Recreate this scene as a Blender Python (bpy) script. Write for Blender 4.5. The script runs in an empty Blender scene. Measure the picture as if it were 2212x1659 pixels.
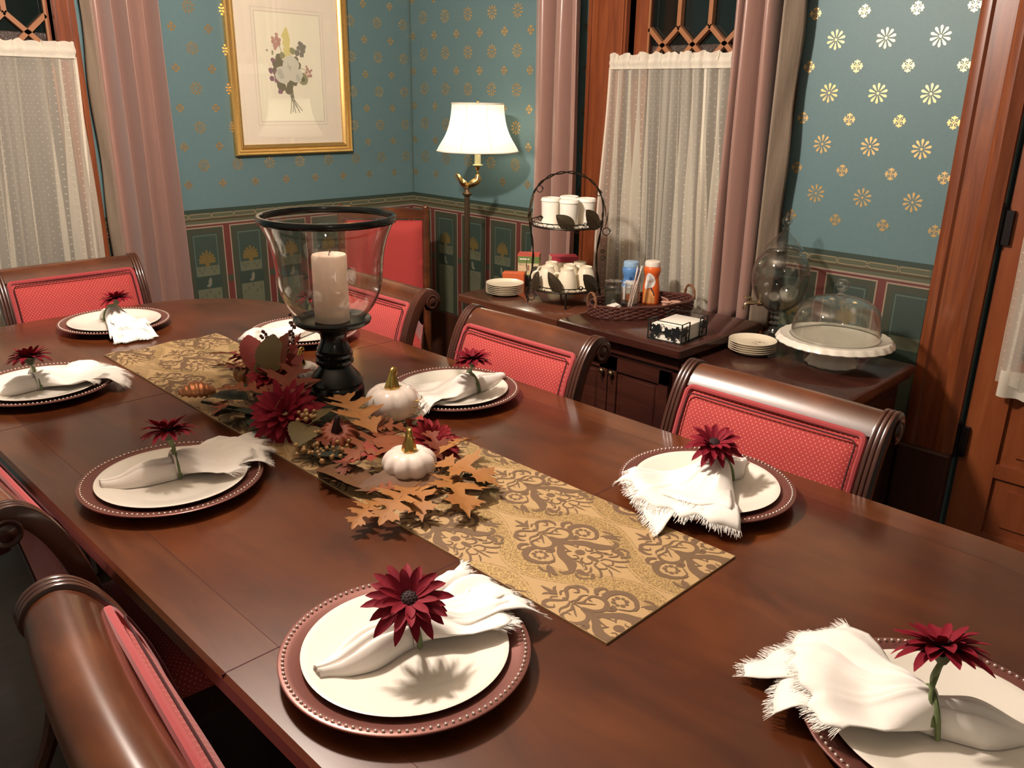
import bpy, bmesh, math, random
from mathutils import Vector, Matrix
PI=math.pi; TAU=2*PI
random.seed(7)
S=bpy.context.scene; COL=S.collection
XW,YW=2.776,3.5          # sideboard wall and picture wall
TZ=.76                   # table top
def sn(a): return math.sin(a)
def cs(a): return math.cos(a)
def lerp(a,b,t): return a+(b-a)*t
def clamp(x,a=0,b=1): return max(a,min(b,x))
def smooth(t): t=clamp(t); return t*t*(3-2*t)

# ------------------------------------------------------------------ materials
class N:
    def __init__(s,name):
        s.m=bpy.data.materials.new(name); s.m.use_nodes=True; s.t=s.m.node_tree; s.t.nodes.clear()
        s.out=s.new('ShaderNodeOutputMaterial')
    def new(s,typ,**k):
        n=s.t.nodes.new(typ)
        for a,v in k.items():
            if a in n.inputs and not hasattr(n,a): n.inputs[a].default_value=v
            else: setattr(n,a,v)
        return n
    def link(s,a,b): s.t.links.new(a,b)
    def math(s,op,a,b=None,c=None):
        n=s.new('ShaderNodeMath',operation=op)
        for i,x in enumerate((a,b,c)):
            if x is None: continue
            if isinstance(x,(int,float)): n.inputs[i].default_value=x
            else: s.link(x,n.inputs[i])
        return n.outputs[0]
    def bsdf(s,col=None,rough=.5,metal=0,spec=.5,coat=0,sheen=0,trans=0,emit=None,es=0,coatr=.08):
        b=s.new('ShaderNodeBsdfPrincipled'); i=b.inputs
        if col is not None:
            if isinstance(col,(tuple,list)): i['Base Color'].default_value=(*col[:3],1)
            else: s.link(col,i['Base Color'])
        if isinstance(rough,(int,float)): i['Roughness'].default_value=rough
        else: s.link(rough,i['Roughness'])
        i['Metallic'].default_value=metal; i['Specular IOR Level'].default_value=spec
        i['Coat Weight'].default_value=coat; i['Coat Roughness'].default_value=coatr
        i['Sheen Weight'].default_value=sheen
        if emit: i['Emission Color'].default_value=(*emit,1); i['Emission Strength'].default_value=es
        return b
    def fin(s,b,disp=None):
        s.link(b.outputs[0],s.out.inputs[0]); return s.m
    def bump(s,b,h,st=.3,d=.002):
        n=s.new('ShaderNodeBump'); n.inputs['Strength'].default_value=st; n.inputs['Distance'].default_value=d
        s.link(h,n.inputs['Height']); s.link(n.outputs[0],b.inputs['Normal'])
    def coords(s,kind='Object',scale=(1,1,1),rot=(0,0,0)):
        tc=s.new('ShaderNodeTexCoord'); mp=s.new('ShaderNodeMapping')
        mp.inputs['Scale'].default_value=scale; mp.inputs['Rotation'].default_value=rot
        s.link(tc.outputs[kind],mp.inputs[0]); return mp.outputs[0]
    def noise(s,vec,scale=5,detail=4,rough=.55,dist=0):
        n=s.new('ShaderNodeTexNoise'); n.inputs['Scale'].default_value=scale; n.inputs['Detail'].default_value=detail
        n.inputs['Roughness'].default_value=rough; n.inputs['Distortion'].default_value=dist
        s.link(vec,n.inputs['Vector']); return n.outputs['Fac']
    def ramp(s,fac,stops):
        r=s.new('ShaderNodeValToRGB'); e=r.color_ramp.elements
        while len(e)<len(stops): e.new(.5)
        for k,(p,c) in enumerate(stops): e[k].position=p; e[k].color=(*c[:3],1)
        s.link(fac,r.inputs[0]); return r.outputs[0]
    def mix(s,fac,a,b):
        n=s.new('ShaderNodeMix',data_type='RGBA')
        for sock,x in ((n.inputs[0],fac),(n.inputs[6],a),(n.inputs[7],b)):
            if isinstance(x,(tuple,list)): sock.default_value=(*x[:3],1)
            elif isinstance(x,(int,float)): sock.default_value=x
            else: s.link(x,sock)
        return n.outputs[2]
    def dots(s,pitch,rad,kind='UV'):
        # half-drop lattice of small dots, 1 inside a dot
        tc=s.new('ShaderNodeTexCoord'); sp=s.new('ShaderNodeSeparateXYZ'); s.link(tc.outputs[kind],sp.inputs[0])
        res=None
        for o in (0,.5):
            fx=s.math('SUBTRACT',s.math('FRACT',s.math('ADD',s.math('DIVIDE',sp.outputs[0],pitch),o)),.5)
            fy=s.math('SUBTRACT',s.math('FRACT',s.math('ADD',s.math('DIVIDE',sp.outputs[1],pitch),o)),.5)
            d=s.math('SQRT',s.math('ADD',s.math('MULTIPLY',fx,fx),s.math('MULTIPLY',fy,fy)))
            k=s.math('LESS_THAN',d,rad)
            res=k if res is None else s.math('MAXIMUM',res,k)
        return res
M={}
def plain(name,col,rough=.5,**k):
    n=N(name); M[name]=n.fin(n.bsdf(col,rough,**k)); return M[name]
def wood(name,stops,scale=(1,12,12),ns=3,rough=.3,coat=.3,dist=.6,bump=0,mott=None,coatr=.1):
    n=N(name); v=n.coords('Object',scale); f=n.noise(v,ns,6,.6,dist); c=n.ramp(f,stops)
    if mott:
        g=n.noise(n.coords('Object',(1,1,1)),mott[0],3,.5,.4); g2=n.ramp(g,[(.3,(mott[1],)*3),(.7,(1,1,1))])
        mx=n.new('ShaderNodeMix',data_type='RGBA',blend_type='MULTIPLY'); mx.inputs[0].default_value=1
        n.link(c,mx.inputs[6]); n.link(g2,mx.inputs[7]); c=mx.outputs[2]
    b=n.bsdf(c,rough,coat=coat,coatr=coatr)
    if bump: n.bump(b,f,bump,.001)
    M[name]=n.fin(b); return M[name]
DK=(.028,.009,.006)
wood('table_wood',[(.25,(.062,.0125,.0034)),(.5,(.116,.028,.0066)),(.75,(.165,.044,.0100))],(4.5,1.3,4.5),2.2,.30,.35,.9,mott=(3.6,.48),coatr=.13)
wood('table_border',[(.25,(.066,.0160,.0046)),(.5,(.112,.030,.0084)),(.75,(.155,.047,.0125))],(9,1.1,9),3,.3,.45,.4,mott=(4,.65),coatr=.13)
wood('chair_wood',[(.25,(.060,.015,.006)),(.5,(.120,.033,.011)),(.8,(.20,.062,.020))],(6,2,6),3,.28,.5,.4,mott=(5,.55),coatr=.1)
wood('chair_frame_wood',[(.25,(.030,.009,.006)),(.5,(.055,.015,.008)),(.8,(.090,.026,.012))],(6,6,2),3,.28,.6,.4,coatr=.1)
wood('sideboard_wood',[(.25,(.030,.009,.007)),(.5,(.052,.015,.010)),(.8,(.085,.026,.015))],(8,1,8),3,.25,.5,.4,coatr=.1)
wood('sideboard_wood_lit',[(.25,(.075,.022,.012)),(.5,(.105,.034,.017)),(.8,(.14,.05,.024))],(8,1,8),3,.25,.5,.4,coatr=.1)  # lighter sideboard wood: differing reflection of the two tops put into the colour
wood('casing_wood',[(.2,(.10,.023,.009)),(.5,(.19,.047,.015)),(.8,(.30,.088,.026))],(14,14,.9),3,.35,.3,.9,.1)
wood('door_wood',[(.2,(.17,.038,.013)),(.5,(.25,.062,.018)),(.8,(.33,.095,.03))],(5,5,.8),3,.36,.3,.6)
wood('plinth_wood',[(.2,(.035,.012,.008)),(.8,(.09,.03,.015))],(8,8,1),3,.4,.2,.5)
wood('floor_wood',[(.2,(.016,.008,.005)),(.5,(.028,.014,.008)),(.8,(.045,.022,.013))],(2,14,1),2.5,.4,.2,.4)
plain('ceiling_paint',(.46,.40,.33),.8)
plain('wall_plain',(.30,.33,.30),.7)
def wallpaper(name,c1,c2,rough):
    n=N(name); f=n.noise(n.coords('Object',(1,1,1)),90,2); b=n.bsdf(n.mix(f,c1,c2),rough,spec=.4)
    M[name]=n.fin(b)
wallpaper('wallpaper_teal',(.098,.170,.182),(.120,.198,.210),.48)
plain('star_gold',(.74,.50,.22),.38,metal=.92)
plain('dado_dark',(.030,.048,.036),.5); plain('dado_olive',(.085,.092,.055),.5); plain('dado_tan',(.26,.20,.12),.5)
plain('dado_pale',(.30,.22,.16),.5); plain('dado_red',(.125,.030,.024),.5); plain('dado_green',(.047,.052,.033),.5)
plain('dado_field',(.036,.057,.045),.5); plain('dado_gold',(.21,.150,.05),.45,metal=.4); plain('dado_faint',(.115,.12,.075),.5)
plain('dado_brown',(.065,.045,.02),.5); plain('dado_motif',(.16,.155,.11),.5); plain('dado_line',(.085,.115,.09),.5)
def fabric(name,base,dot,pitch,rad,stripe=False):
    n=N(name); d=n.dots(pitch,rad); f=n.noise(n.coords('UV',(700,60,1)),1,2); c0=n.mix(f,base,[x*.72 for x in base])
    b=n.bsdf(n.mix(d,c0,dot),.75,sheen=.25,spec=.25); w=n.noise(n.coords('UV',(500,500,1)),1,2); n.bump(b,w,.35,.001)
    M[name]=n.fin(b)
fabric('red_dotted',(.42,.040,.040),(.58,.22,.14),.0110,.115)
fabric('red_striped',(.45,.045,.040),(.50,.07,.055),.006,.12)
plain('red_gimp',(.33,.030,.034),.8,sheen=.3)
plain('gimp_groove',(.05,.006,.008),.9)
# cloth of drapes: shot taffeta
n=N('drape_silk'); f=n.noise(n.coords('Object',(60,60,2)),4,3); b=n.bsdf(n.mix(f,(.25,.135,.108),(.34,.190,.152)),.30,sheen=.3,spec=.45); n.bump(b,f,.15,.002); M['drape_silk']=n.fin(b)
n=N('drape_lining'); f=n.noise(n.coords('Object',(30,30,3)),4,3); b=n.bsdf(n.mix(f,(.19,.140,.10),(.26,.195,.145)),.55,spec=.3); n.bump(b,f,.3,.003); M['drape_lining']=n.fin(b)
def sheer(name,a0,col=(.86,.80,.68),dots=True):
    n=N(name); d=n.new('ShaderNodeBsdfDiffuse'); d.inputs[0].default_value=(*col,1)
    tr=n.new('ShaderNodeBsdfTranslucent'); tr.inputs[0].default_value=(*col,1)
    m1=n.new('ShaderNodeMixShader'); m1.inputs[0].default_value=.3; n.link(d.outputs[0],m1.inputs[1]); n.link(tr.outputs[0],m1.inputs[2])
    t=n.new('ShaderNodeBsdfTransparent'); lw=n.new('ShaderNodeLayerWeight'); lw.inputs[0].default_value=.5
    a=n.math('ADD',a0,n.math('MULTIPLY',lw.outputs['Facing'],.55))
    if dots: a=n.math('MAXIMUM',a,n.math('MULTIPLY',n.dots(.028,.055),.75))
    a=n.math('MINIMUM',a,1.0)
    m2=n.new('ShaderNodeMixShader'); n.link(a,m2.inputs[0]); n.link(t.outputs[0],m2.inputs[1]); n.link(m1.outputs[0],m2.inputs[2])
    M[name]=n.fin(m2)
sheer('sheer_cloth',.30); sheer('sheer_header',.80,dots=False)
def thinglass(name,tint=(.97,.97,.95),refl=1.0,rough=.01,body=0,edge=.5):
    n=N(name); t=n.new('ShaderNodeBsdfTransparent'); lt=n.new('ShaderNodeLayerWeight'); lt.inputs[0].default_value=.5
    n.link(n.mix(n.math('MULTIPLY',n.math('POWER',lt.outputs['Facing'],3),edge),tint,(.25,.25,.23)),t.inputs[0])
    g=n.new('ShaderNodeBsdfGlossy'); g.inputs['Roughness'].default_value=rough; g.inputs[0].default_value=(1,1,1,1)
    lw=n.new('ShaderNodeLayerWeight'); lw.inputs[0].default_value=.5; fr=n.math('ADD',.04,n.math('MULTIPLY',.96,n.math('POWER',lw.outputs['Facing'],5)))
    m=n.new('ShaderNodeMixShader'); n.link(n.math('MINIMUM',n.math('ADD',n.math('MULTIPLY',fr,refl),body),1.0),m.inputs[0])
    n.link(t.outputs[0],m.inputs[1]); n.link(g.outputs[0],m.inputs[2]); M[name]=n.fin(m)
thinglass('clear_glass',(.95,.95,.93),1.3,.012,.012); thinglass('picture_glass',(.985,.985,.98),1.0,.003,0,0); thinglass('heavy_glass',(.86,.86,.84),1.9,.02,.03); thinglass('urn_glass',(.90,.90,.88),1.4,.015,.022,.8)
plain('window_glass',(.006,.009,.008),.06,spec=.6)
n=N('obscure_glass'); f=n.noise(n.coords('Object',(1,1,1)),260,2); b=n.bsdf((.035,.018,.011),.15,spec=.8); n.bump(b,f,.9,.004); M['obscure_glass']=n.fin(b)
plain('muntin_wood',(.30,.125,.055),.35,coat=.2)
n=N('gilt_frame'); f=n.noise(n.coords('Object',(40,40,40)),2,4); b=n.bsdf(n.mix(f,(.62,.36,.10),(.80,.52,.20)),.33,metal=.85); n.bump(b,f,.2,.001); M['gilt_frame']=n.fin(b)
plain('picture_mat',(.80,.70,.58),.85); plain('print_paper',(.82,.76,.60),.85); plain('mat_line',(.62,.54,.42),.85)
for k,c in dict(print_white=(.60,.58,.48),print_white_shade=(.47,.46,.38),print_yellow=(.66,.58,.24),print_leaf=(.17,.16,.10),print_grey=(.24,.22,.18),print_purple=(.25,.15,.17),print_pink=(.48,.27,.22),print_green=(.30,.29,.16)).items(): plain(k,c,.85)
plain('brass',(.70,.50,.20),.22,metal=1); plain('dark_brass',(.15,.10,.06),.35,metal=.8); plain('candle_sleeve',(.85,.80,.48),.5)
n=N('shade_cloth'); d=n.new('ShaderNodeBsdfDiffuse'); d.inputs[0].default_value=(.85,.82,.70,1); tr=n.new('ShaderNodeBsdfTranslucent'); tr.inputs[0].default_value=(.96,.93,.82,1)
mx=n.new('ShaderNodeMixShader'); mx.inputs[0].default_value=.55; n.link(d.outputs[0],mx.inputs[1]); n.link(tr.outputs[0],mx.inputs[2]); M['shade_cloth']=n.fin(mx)
plain('shade_trim',(.80,.73,.62),.7)
n=N('bulb_glow'); e=n.new('ShaderNodeEmission'); e.inputs[0].default_value=(1,.89,.68,1); e.inputs[1].default_value=58; M['bulb_glow']=n.fin(e)
plain('black_gloss',(.006,.006,.005),.2,coat=.15,spec=.4); plain('black_iron',(.022,.015,.010),.4,metal=.6); plain('bronze_leaf',(.085,.060,.034),.4,metal=.6)
plain('candle_wax',(.86,.64,.52),.5); plain('wick',(.02,.015,.01),.9)
n=N('charger_copper'); lw=n.noise(n.coords('Object',(1,1,1)),9,2); b=n.bsdf(n.mix(lw,(.17,.060,.048),(.21,.075,.058)),.36,metal=.4,coat=.2); M['charger_copper']=n.fin(b)
plain('bead_metal',(.90,.72,.62),.25,metal=.7)
plain('porcelain',(.80,.74,.65),.22,coat=.3); plain('cream_china',(.80,.70,.53),.25,coat=.3); plain('milk_glass',(.82,.75,.64),.3,coat=.2)
n=N('napkin_linen'); f=n.noise(n.coords('Object',(1,1,1)),900,2); b=n.bsdf((.88,.82,.76),.85,sheen=.2,spec=.15); n.bump(b,f,.25,.0006); M['napkin_linen']=n.fin(b)
plain('napkin_thread',(.88,.82,.76),.9)
n=N('petal_burgundy'); f=n.noise(n.coords('Object',(1,1,1)),60,3); b=n.bsdf(n.mix(f,(.12,.003,.011),(.26,.007,.022)),.7,spec=.2); M['petal_burgundy']=n.fin(b)
n=N('petal_wine'); f=n.noise(n.coords('Object',(1,1,1)),40,3); b=n.bsdf(n.mix(f,(.14,.005,.010),(.30,.016,.022)),.7,spec=.2); M['petal_wine']=n.fin(b)
plain('flower_eye',(.022,.004,.005),.8); plain('flower_stem',(.13,.17,.06),.5); plain('calyx_green',(.07,.075,.03),.7)
def leafmat(name,a,b_):
    n=N(name); f=n.noise(n.coords('Object',(1,1,1)),28,3); b=n.bsdf(n.mix(f,a,b_),.62,spec=.3); M[name]=n.fin(b)
leafmat('leaf_gold',(.36,.165,.042),(.25,.085,.023)); leafmat('leaf_orange',(.26,.072,.020),(.16,.038,.013)); leafmat('leaf_red',(.33,.042,.022),(.19,.022,.014))
leafmat('leaf_rust',(.20,.044,.018),(.12,.026,.012)); leafmat('leaf_green',(.10,.09,.035),(.15,.085,.03)); leafmat('leaf_dark',(.018,.024,.014),(.035,.035,.018))
leafmat('leaf_wine',(.16,.02,.018),(.26,.04,.028)); leafmat('leaf_brown',(.16,.072,.027),(.10,.040,.016))
plain('bronze_shine',(.50,.20,.09),.28,metal=.7); plain('copper_pumpkin',(.30,.14,.065),.3,metal=.7)
plain('pumpkin_white',(.80,.68,.60),.12,coat=.6); plain('gold_shiny',(.62,.40,.11),.2,metal=1)
plain('gourd_orange',(.26,.055,.02),.6); plain('gourd_dark',(.16,.03,.02),.7); plain('berry_gold',(.40,.22,.08),.3,coat=.4); plain('berry_dark',(.10,.035,.022),.35)
n=N('runner_cloth'); w=n.new('ShaderNodeTexWave',wave_type='BANDS'); w.inputs['Scale'].default_value=120; n.link(n.coords('Object',(0,1,0)),w.inputs[0]); b=n.bsdf(n.mix(w.outputs['Fac'],(.43,.27,.115),(.50,.335,.155)),.55,sheen=.2); n.bump(b,w.outputs['Fac'],.2,.0005); M['runner_cloth']=n.fin(b)
plain('runner_brown',(.145,.080,.038),.75)
n=N('runner_gold'); f=n.noise(n.coords('Object',(1,1,1)),330,2,.6); f2=n.ramp(f,[(.40,(.42,.26,.115)),(.60,(.80,.56,.25))]); b=n.bsdf(f2,.34,metal=.6); n.bump(b,f,.7,.001); M['runner_gold']=n.fin(b)
plain('runner_tan',(.42,.285,.16),.7)
plain('wicker',(.095,.030,.022),.4,coat=.2); plain('wicker_handle',(.20,.085,.04),.45)
plain('bottle_blue',(.10,.24,.52),.35); plain('bottle_lid_blue',(.28,.43,.60),.4); plain('label_white',(.78,.74,.70),.6); plain('bottle_orange',(.72,.125,.02),.3); plain('lid_white',(.82,.72,.62),.4)
plain('label_orange',(.80,.36,.12),.5); plain('ink_dark',(.03,.03,.045),.6); plain('ink_blue',(.03,.08,.25),.5); plain('ink_grey',(.42,.38,.36),.6); plain('label_rust',(.55,.17,.06),.5)
plain('box_green',(.14,.20,.05),.5); plain('box_red',(.55,.09,.06),.5); plain('box_orange',(.62,.12,.035),.5); plain('box_cream',(.62,.50,.30),.55); plain('box_magenta',(.45,.045,.07),.5); plain('box_black',(.03,.025,.025),.5); plain('box_yellow',(.42,.36,.12),.5)
plain('paper_white',(.86,.80,.70),.75); plain('creamer_pink',(.62,.36,.27),.5); plain('sugar_white',(.80,.76,.70),.8); plain('stirrer_pink',(.80,.62,.55),.5); plain('tea_dark',(.05,.045,.03),.6)
plain('black_metal',(.010,.012,.012),.45,metal=.2); plain('knob_metal',(.50,.38,.24),.3,metal=1); plain('hinge_black',(.012,.008,.007),.4,metal=.5); plain('tap_brass',(.60,.45,.28),.2,metal=1)
plain('plate_print',(.33,.24,.14),.4)

# ------------------------------------------------------------------ mesh builder
class MB:
    def __init__(s): s.v=[]; s.f=[]; s.mi=[]; s.uv=[]; s.hasuv=False
    def add(s,vs,fs,mat=0,uvs=None,M_=None):
        o=len(s.v)
        s.v+=[tuple(M_@Vector(p)) if M_ is not None else tuple(p) for p in vs]
        for k in fs:
            s.f.append([o+i for i in k]); s.mi.append(mat); s.uv.append([uvs[i] for i in k] if uvs else None)
        if uvs: s.hasuv=True
        return s
    def box(s,x0,x1,y0,y1,z0,z1,mat=0,M_=None):
        v=[(x,y,z) for z in (z0,z1) for x,y in ((x0,y0),(x1,y0),(x1,y1),(x0,y1))]
        return s.add(v,[(3,2,1,0),(4,5,6,7),(0,1,5,4),(1,2,6,5),(2,3,7,6),(3,0,4,7)],mat,None,M_)
    def bbox(s,x0,x1,y0,y1,z0,z1,b=.004,mat=0,M_=None):   # box with chamfered long edges (octagon in plan and top chamfer)
        v=[];rings=[(z0,0),(z1-b,0),(z1,b)]
        for z,i in rings:
            a,c,d,e=x0+i,x1-i,y0+i,y1-i
            v+=[(a+b,d,z),(c-b,d,z),(c,d+b,z),(c,e-b,z),(c-b,e,z),(a+b,e,z),(a,e-b,z),(a,d+b,z)]
        f=[tuple(range(7,-1,-1)),tuple(range(16,24))]
        for r in (0,8):
            for k in range(8): f.append((r+k,r+(k+1)%8,r+8+(k+1)%8,r+8+k))
        return s.add(v,f,mat,None,M_)
    def grid(s,fn,nu,nv,mat=0,uvfn=None,closeu=False,closev=False):
        vs=[];uv=[]
        for i in range(nu+(0 if closeu else 1)):
            for j in range(nv+(0 if closev else 1)):
                u,v=i/nu,j/nv; vs.append(fn(u,v)); uv.append(uvfn(u,v) if uvfn else (u,v))
        W=nv+(0 if closev else 1); H=nu+(0 if closeu else 1); fs=[]
        for i in range(nu):
            for j in range(nv):
                a=i*W+j;b=i*W+(j+1)%W;c=((i+1)%H)*W+(j+1)%W;d=((i+1)%H)*W+j; fs.append((a,d,c,b))
        return s.add(vs,fs,mat,uv if uvfn else None)
    def tube(s,pts,r,n=8,mat=0,closed=False,caps=True,flat=1.0):
        P=[Vector(p) for p in pts]; m=len(P); rr=r if isinstance(r,(list,tuple)) else [r]*m
        vs=[];up=None
        for i,p in enumerate(P):
            a=P[(i-1)%m] if (closed or i>0) else p; b=P[(i+1)%m] if (closed or i<m-1) else p
            t=(b-a).normalized() if (b-a).length>1e-9 else Vector((0,0,1))
            if up is None:
                up=Vector((0,0,1)) if abs(t.z)<.9 else Vector((1,0,0))
            x=up-t*up.dot(t)
            if x.length<1e-6: x=t.orthogonal()
            x.normalize(); y=t.cross(x); up=x
            for k in range(n):
                an=TAU*k/n; vs.append(p+x*cs(an)*rr[i]*flat+y*sn(an)*rr[i])
        fs=[]
        for i in range(m if closed else m-1):
            for k in range(n):
                a=i*n+k;b=i*n+(k+1)%n;c=((i+1)%m)*n+(k+1)%n;d=((i+1)%m)*n+k; fs.append((a,b,c,d))
        if caps and not closed: fs+= [tuple(range(n-1,-1,-1)),tuple((m-1)*n+k for k in range(n))]
        return s.add(vs,fs,mat)
    def lathe(s,prof,n=40,mat=0,c=(0,0,0),rf=None,M_=None):
        vs=[];m=len(prof)
        for r,z in prof:
            for k in range(n):
                a=TAU*k/n; q=r*(rf(a,r,z) if rf else 1); vs.append((c[0]+q*cs(a),c[1]+q*sn(a),c[2]+z))
        fs=[]
        for i in range(m-1):
            for k in range(n): fs.append((i*n+k,i*n+(k+1)%n,(i+1)*n+(k+1)%n,(i+1)*n+k))
        return s.add(vs,fs,mat,None,M_)
    def ball(s,c,r,n=12,mat=0,sc=(1,1,1),M_=None):
        pr=[(r*sn(PI*i/n)*1.0,-r*cs(PI*i/n)) for i in range(n+1)]
        vs=[];m=n+1;k2=max(6,n)
        for q,z in pr:
            for k in range(k2):
                a=TAU*k/k2; vs.append((c[0]+q*cs(a)*sc[0],c[1]+q*sn(a)*sc[1],c[2]+z*sc[2]))
        fs=[(i*k2+k,i*k2+(k+1)%k2,(i+1)*k2+(k+1)%k2,(i+1)*k2+k) for i in range(n) for k in range(k2)]
        return s.add(vs,fs,mat,None,M_)
    def prism(s,pts,fn,d0,d1,mat=0):   # polygon pts2d extruded; fn(a,b,d)->xyz
        m=len(pts); vs=[fn(a,b,d0) for a,b in pts]+[fn(a,b,d1) for a,b in pts]
        return s.add(vs,[tuple(range(m-1,-1,-1)),tuple(range(m,2*m))]+[(k,(k+1)%m,m+(k+1)%m,m+k) for k in range(m)],mat)
    def build(s,name,mats,parent=None,loc=None,smooth=True,ang=40,clip=None,sub=0,solid=0,mat4=None):
        me=bpy.data.meshes.new(name); me.from_pydata(s.v,[],s.f)
        for m in (mats if isinstance(mats,(list,tuple)) else [mats]): me.materials.append(M[m])
        for p,i in zip(me.polygons,s.mi): p.material_index=i
        if s.hasuv:
            L=me.uv_layers.new(name='UVMap'); k=0
            for u in s.uv:
                for q in (u or [(0,0)]*len(s.f[0])): pass
            k=0
            for fi,face in enumerate(s.f):
                u=s.uv[fi]
                for j in range(len(face)):
                    L.data[k].uv=u[j] if u else (0,0); k+=1
        bm=bmesh.new(); bm.from_mesh(me)
        if clip:
            for co,no in clip: bmesh.ops.bisect_plane(bm,geom=bm.verts[:]+bm.edges[:]+bm.faces[:],plane_co=co,plane_no=no,clear_outer=True)
        bmesh.ops.remove_doubles(bm,verts=bm.verts[:],dist=2e-6); bmesh.ops.dissolve_degenerate(bm,edges=bm.edges[:],dist=1e-7)
        if not solid: bmesh.ops.recalc_face_normals(bm,faces=bm.faces[:])
        bm.to_mesh(me); bm.free()
        if smooth:
            for p in me.polygons: p.use_smooth=True
            me.set_sharp_from_angle(angle=math.radians(ang))
        o=bpy.data.objects.new(name,me); COL.objects.link(o)
        if parent: o.parent=parent
        if mat4 is not None: o.matrix_local=mat4
        if loc is not None: o.location=loc
        if solid:
            d=o.modifiers.new('thickness','SOLIDIFY'); d.thickness=solid; d.offset=0
        if sub:
            d=o.modifiers.new('smooth','SUBSURF'); d.levels=sub; d.render_levels=sub
        return o
def tag(o,label=None,cat=None,group=None,kind=None):
    if label: o['label']=label
    if cat: o['category']=cat
    if group: o['group']=group
    if kind: o['kind']=kind
    return o
def thing(name,label,cat,loc=(0,0,0),rz=0,group=None,rot=None):
    o=bpy.data.objects.new(name,None); COL.objects.link(o); o.empty_display_size=.05
    o.location=loc; o.rotation_euler=rot or (0,0,rz); return tag(o,label,cat,group)
def copy_tree(o,parent=None):
    c=o.copy(); COL.objects.link(c); c.parent=parent
    for ch in list(o.children): copy_tree(ch,c)
    return c
def struct(o,label=None): return tag(o,label,None,None,'structure')
def crom(P,n=8):
    P=[Vector(p) for p in P]; out=[]
    for i in range(len(P)-1):
        a=P[max(i-1,0)];b=P[i];c=P[i+1];d=P[min(i+2,len(P)-1)]
        for k in range(n):
            t=k/n; out.append(.5*((2*b)+(c-a)*t+(2*a-5*b+4*c-d)*t*t+(3*b-a-3*c+d)*t**3))
    out.append(P[-1]); return out
# ------------------------------------------------------------------ camera, light
cam=bpy.data.cameras.new('camera'); co=bpy.data.objects.new('camera',cam); COL.objects.link(co); S.camera=co
cam.sensor_fit='HORIZONTAL'; cam.sensor_width=36; cam.lens=1804.4056*36/2212; cam.clip_start=.01
RR=((0.70804791,-0.70598878,0.01574791),(-0.21983826,-0.24156226,-0.94515544),(0.67107324,0.66575334,-0.32624100))
co.matrix_world=Matrix(((RR[0][0],-RR[1][0],-RR[2][0],0),(RR[0][1],-RR[1][1],-RR[2][1],0),(RR[0][2],-RR[1][2],-RR[2][2],1.474),(0,0,0,1)))
S.view_settings.view_transform='Standard'; S.view_settings.look='None'; S.view_settings.gamma=1; S.view_settings.use_curve_mapping=False
S.view_settings.exposure=.08
w=bpy.data.worlds.new('night'); S.world=w; w.use_nodes=True; w.node_tree.nodes['Background'].inputs[0].default_value=(.8,.7,.6,1); w.node_tree.nodes['Background'].inputs[1].default_value=.02
def lamp(x,y,z,e,r=.035,col=(1,.87,.755)):
    l=bpy.data.lights.new('room_point_light','POINT'); l.energy=e; l.shadow_soft_size=r; l.color=col
    o=bpy.data.objects.new('room_point_light',l); COL.objects.link(o); o.location=(x,y,z)
LC=(.78,1.70)
for k in range(4):
    a=TAU*k/4+.3; lamp(LC[0]+.06*cs(a),LC[1]+.06*sn(a),2.12,46,.028)
pl=thing('ceiling_lamp','brass ceiling lamp with a shallow dish hanging over the table','ceiling lamp',(LC[0],LC[1],1.86))
m=MB(); m.lathe([(0,-.03),(.012,-.028),(.02,-.012),(.085,-.002),(.108,.010),(.110,.016),(.106,.014),(.085,.006),(.02,.0),(0,.0)],40); m.build('dish','brass',pl)
m=MB(); m.tube([(0,0,0),(0,0,.99)],.007,8)
for k in range(4):
    a=TAU*k/4+.3; m.tube([(0,0,.12),(.035*cs(a),.035*sn(a),.13),(.06*cs(a),.06*sn(a),.17),(.06*cs(a),.06*sn(a),.215)],.005,8)
m.build('stem','brass',pl)
lamp(-.5,-1.3,2.4,12,.09)  # separate unseen point light behind the camera, not part of the ceiling lamp
# ------------------------------------------------------------------ room shell
def wallbox(name,boxes,mats): 
    m=MB()
    for b in boxes: m.box(*b[:6],b[6])
    return m.build(name,mats,smooth=False)
X0,Y0,ZC=-1.7,-2.3,2.85
struct(MB().box(X0,XW+.15,Y0,YW+.15,-.05,0).build('floor','floor_wood',smooth=False),'dark stained wooden floor under the dining table')
struct(MB().box(X0,XW+.15,Y0,YW+.15,ZC,ZC+.05).build('ceiling','ceiling_paint',smooth=False),'pale painted ceiling')
struct(MB().box(X0-.1,X0,Y0,YW,0,ZC).build('wall_left','wall_plain',smooth=False),'wall on the far left side')
struct(MB().box(X0,XW,Y0-.1,Y0,0,ZC).build('wall_front','wall_plain',smooth=False),'wall behind the viewer')
DZ=.993
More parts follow.
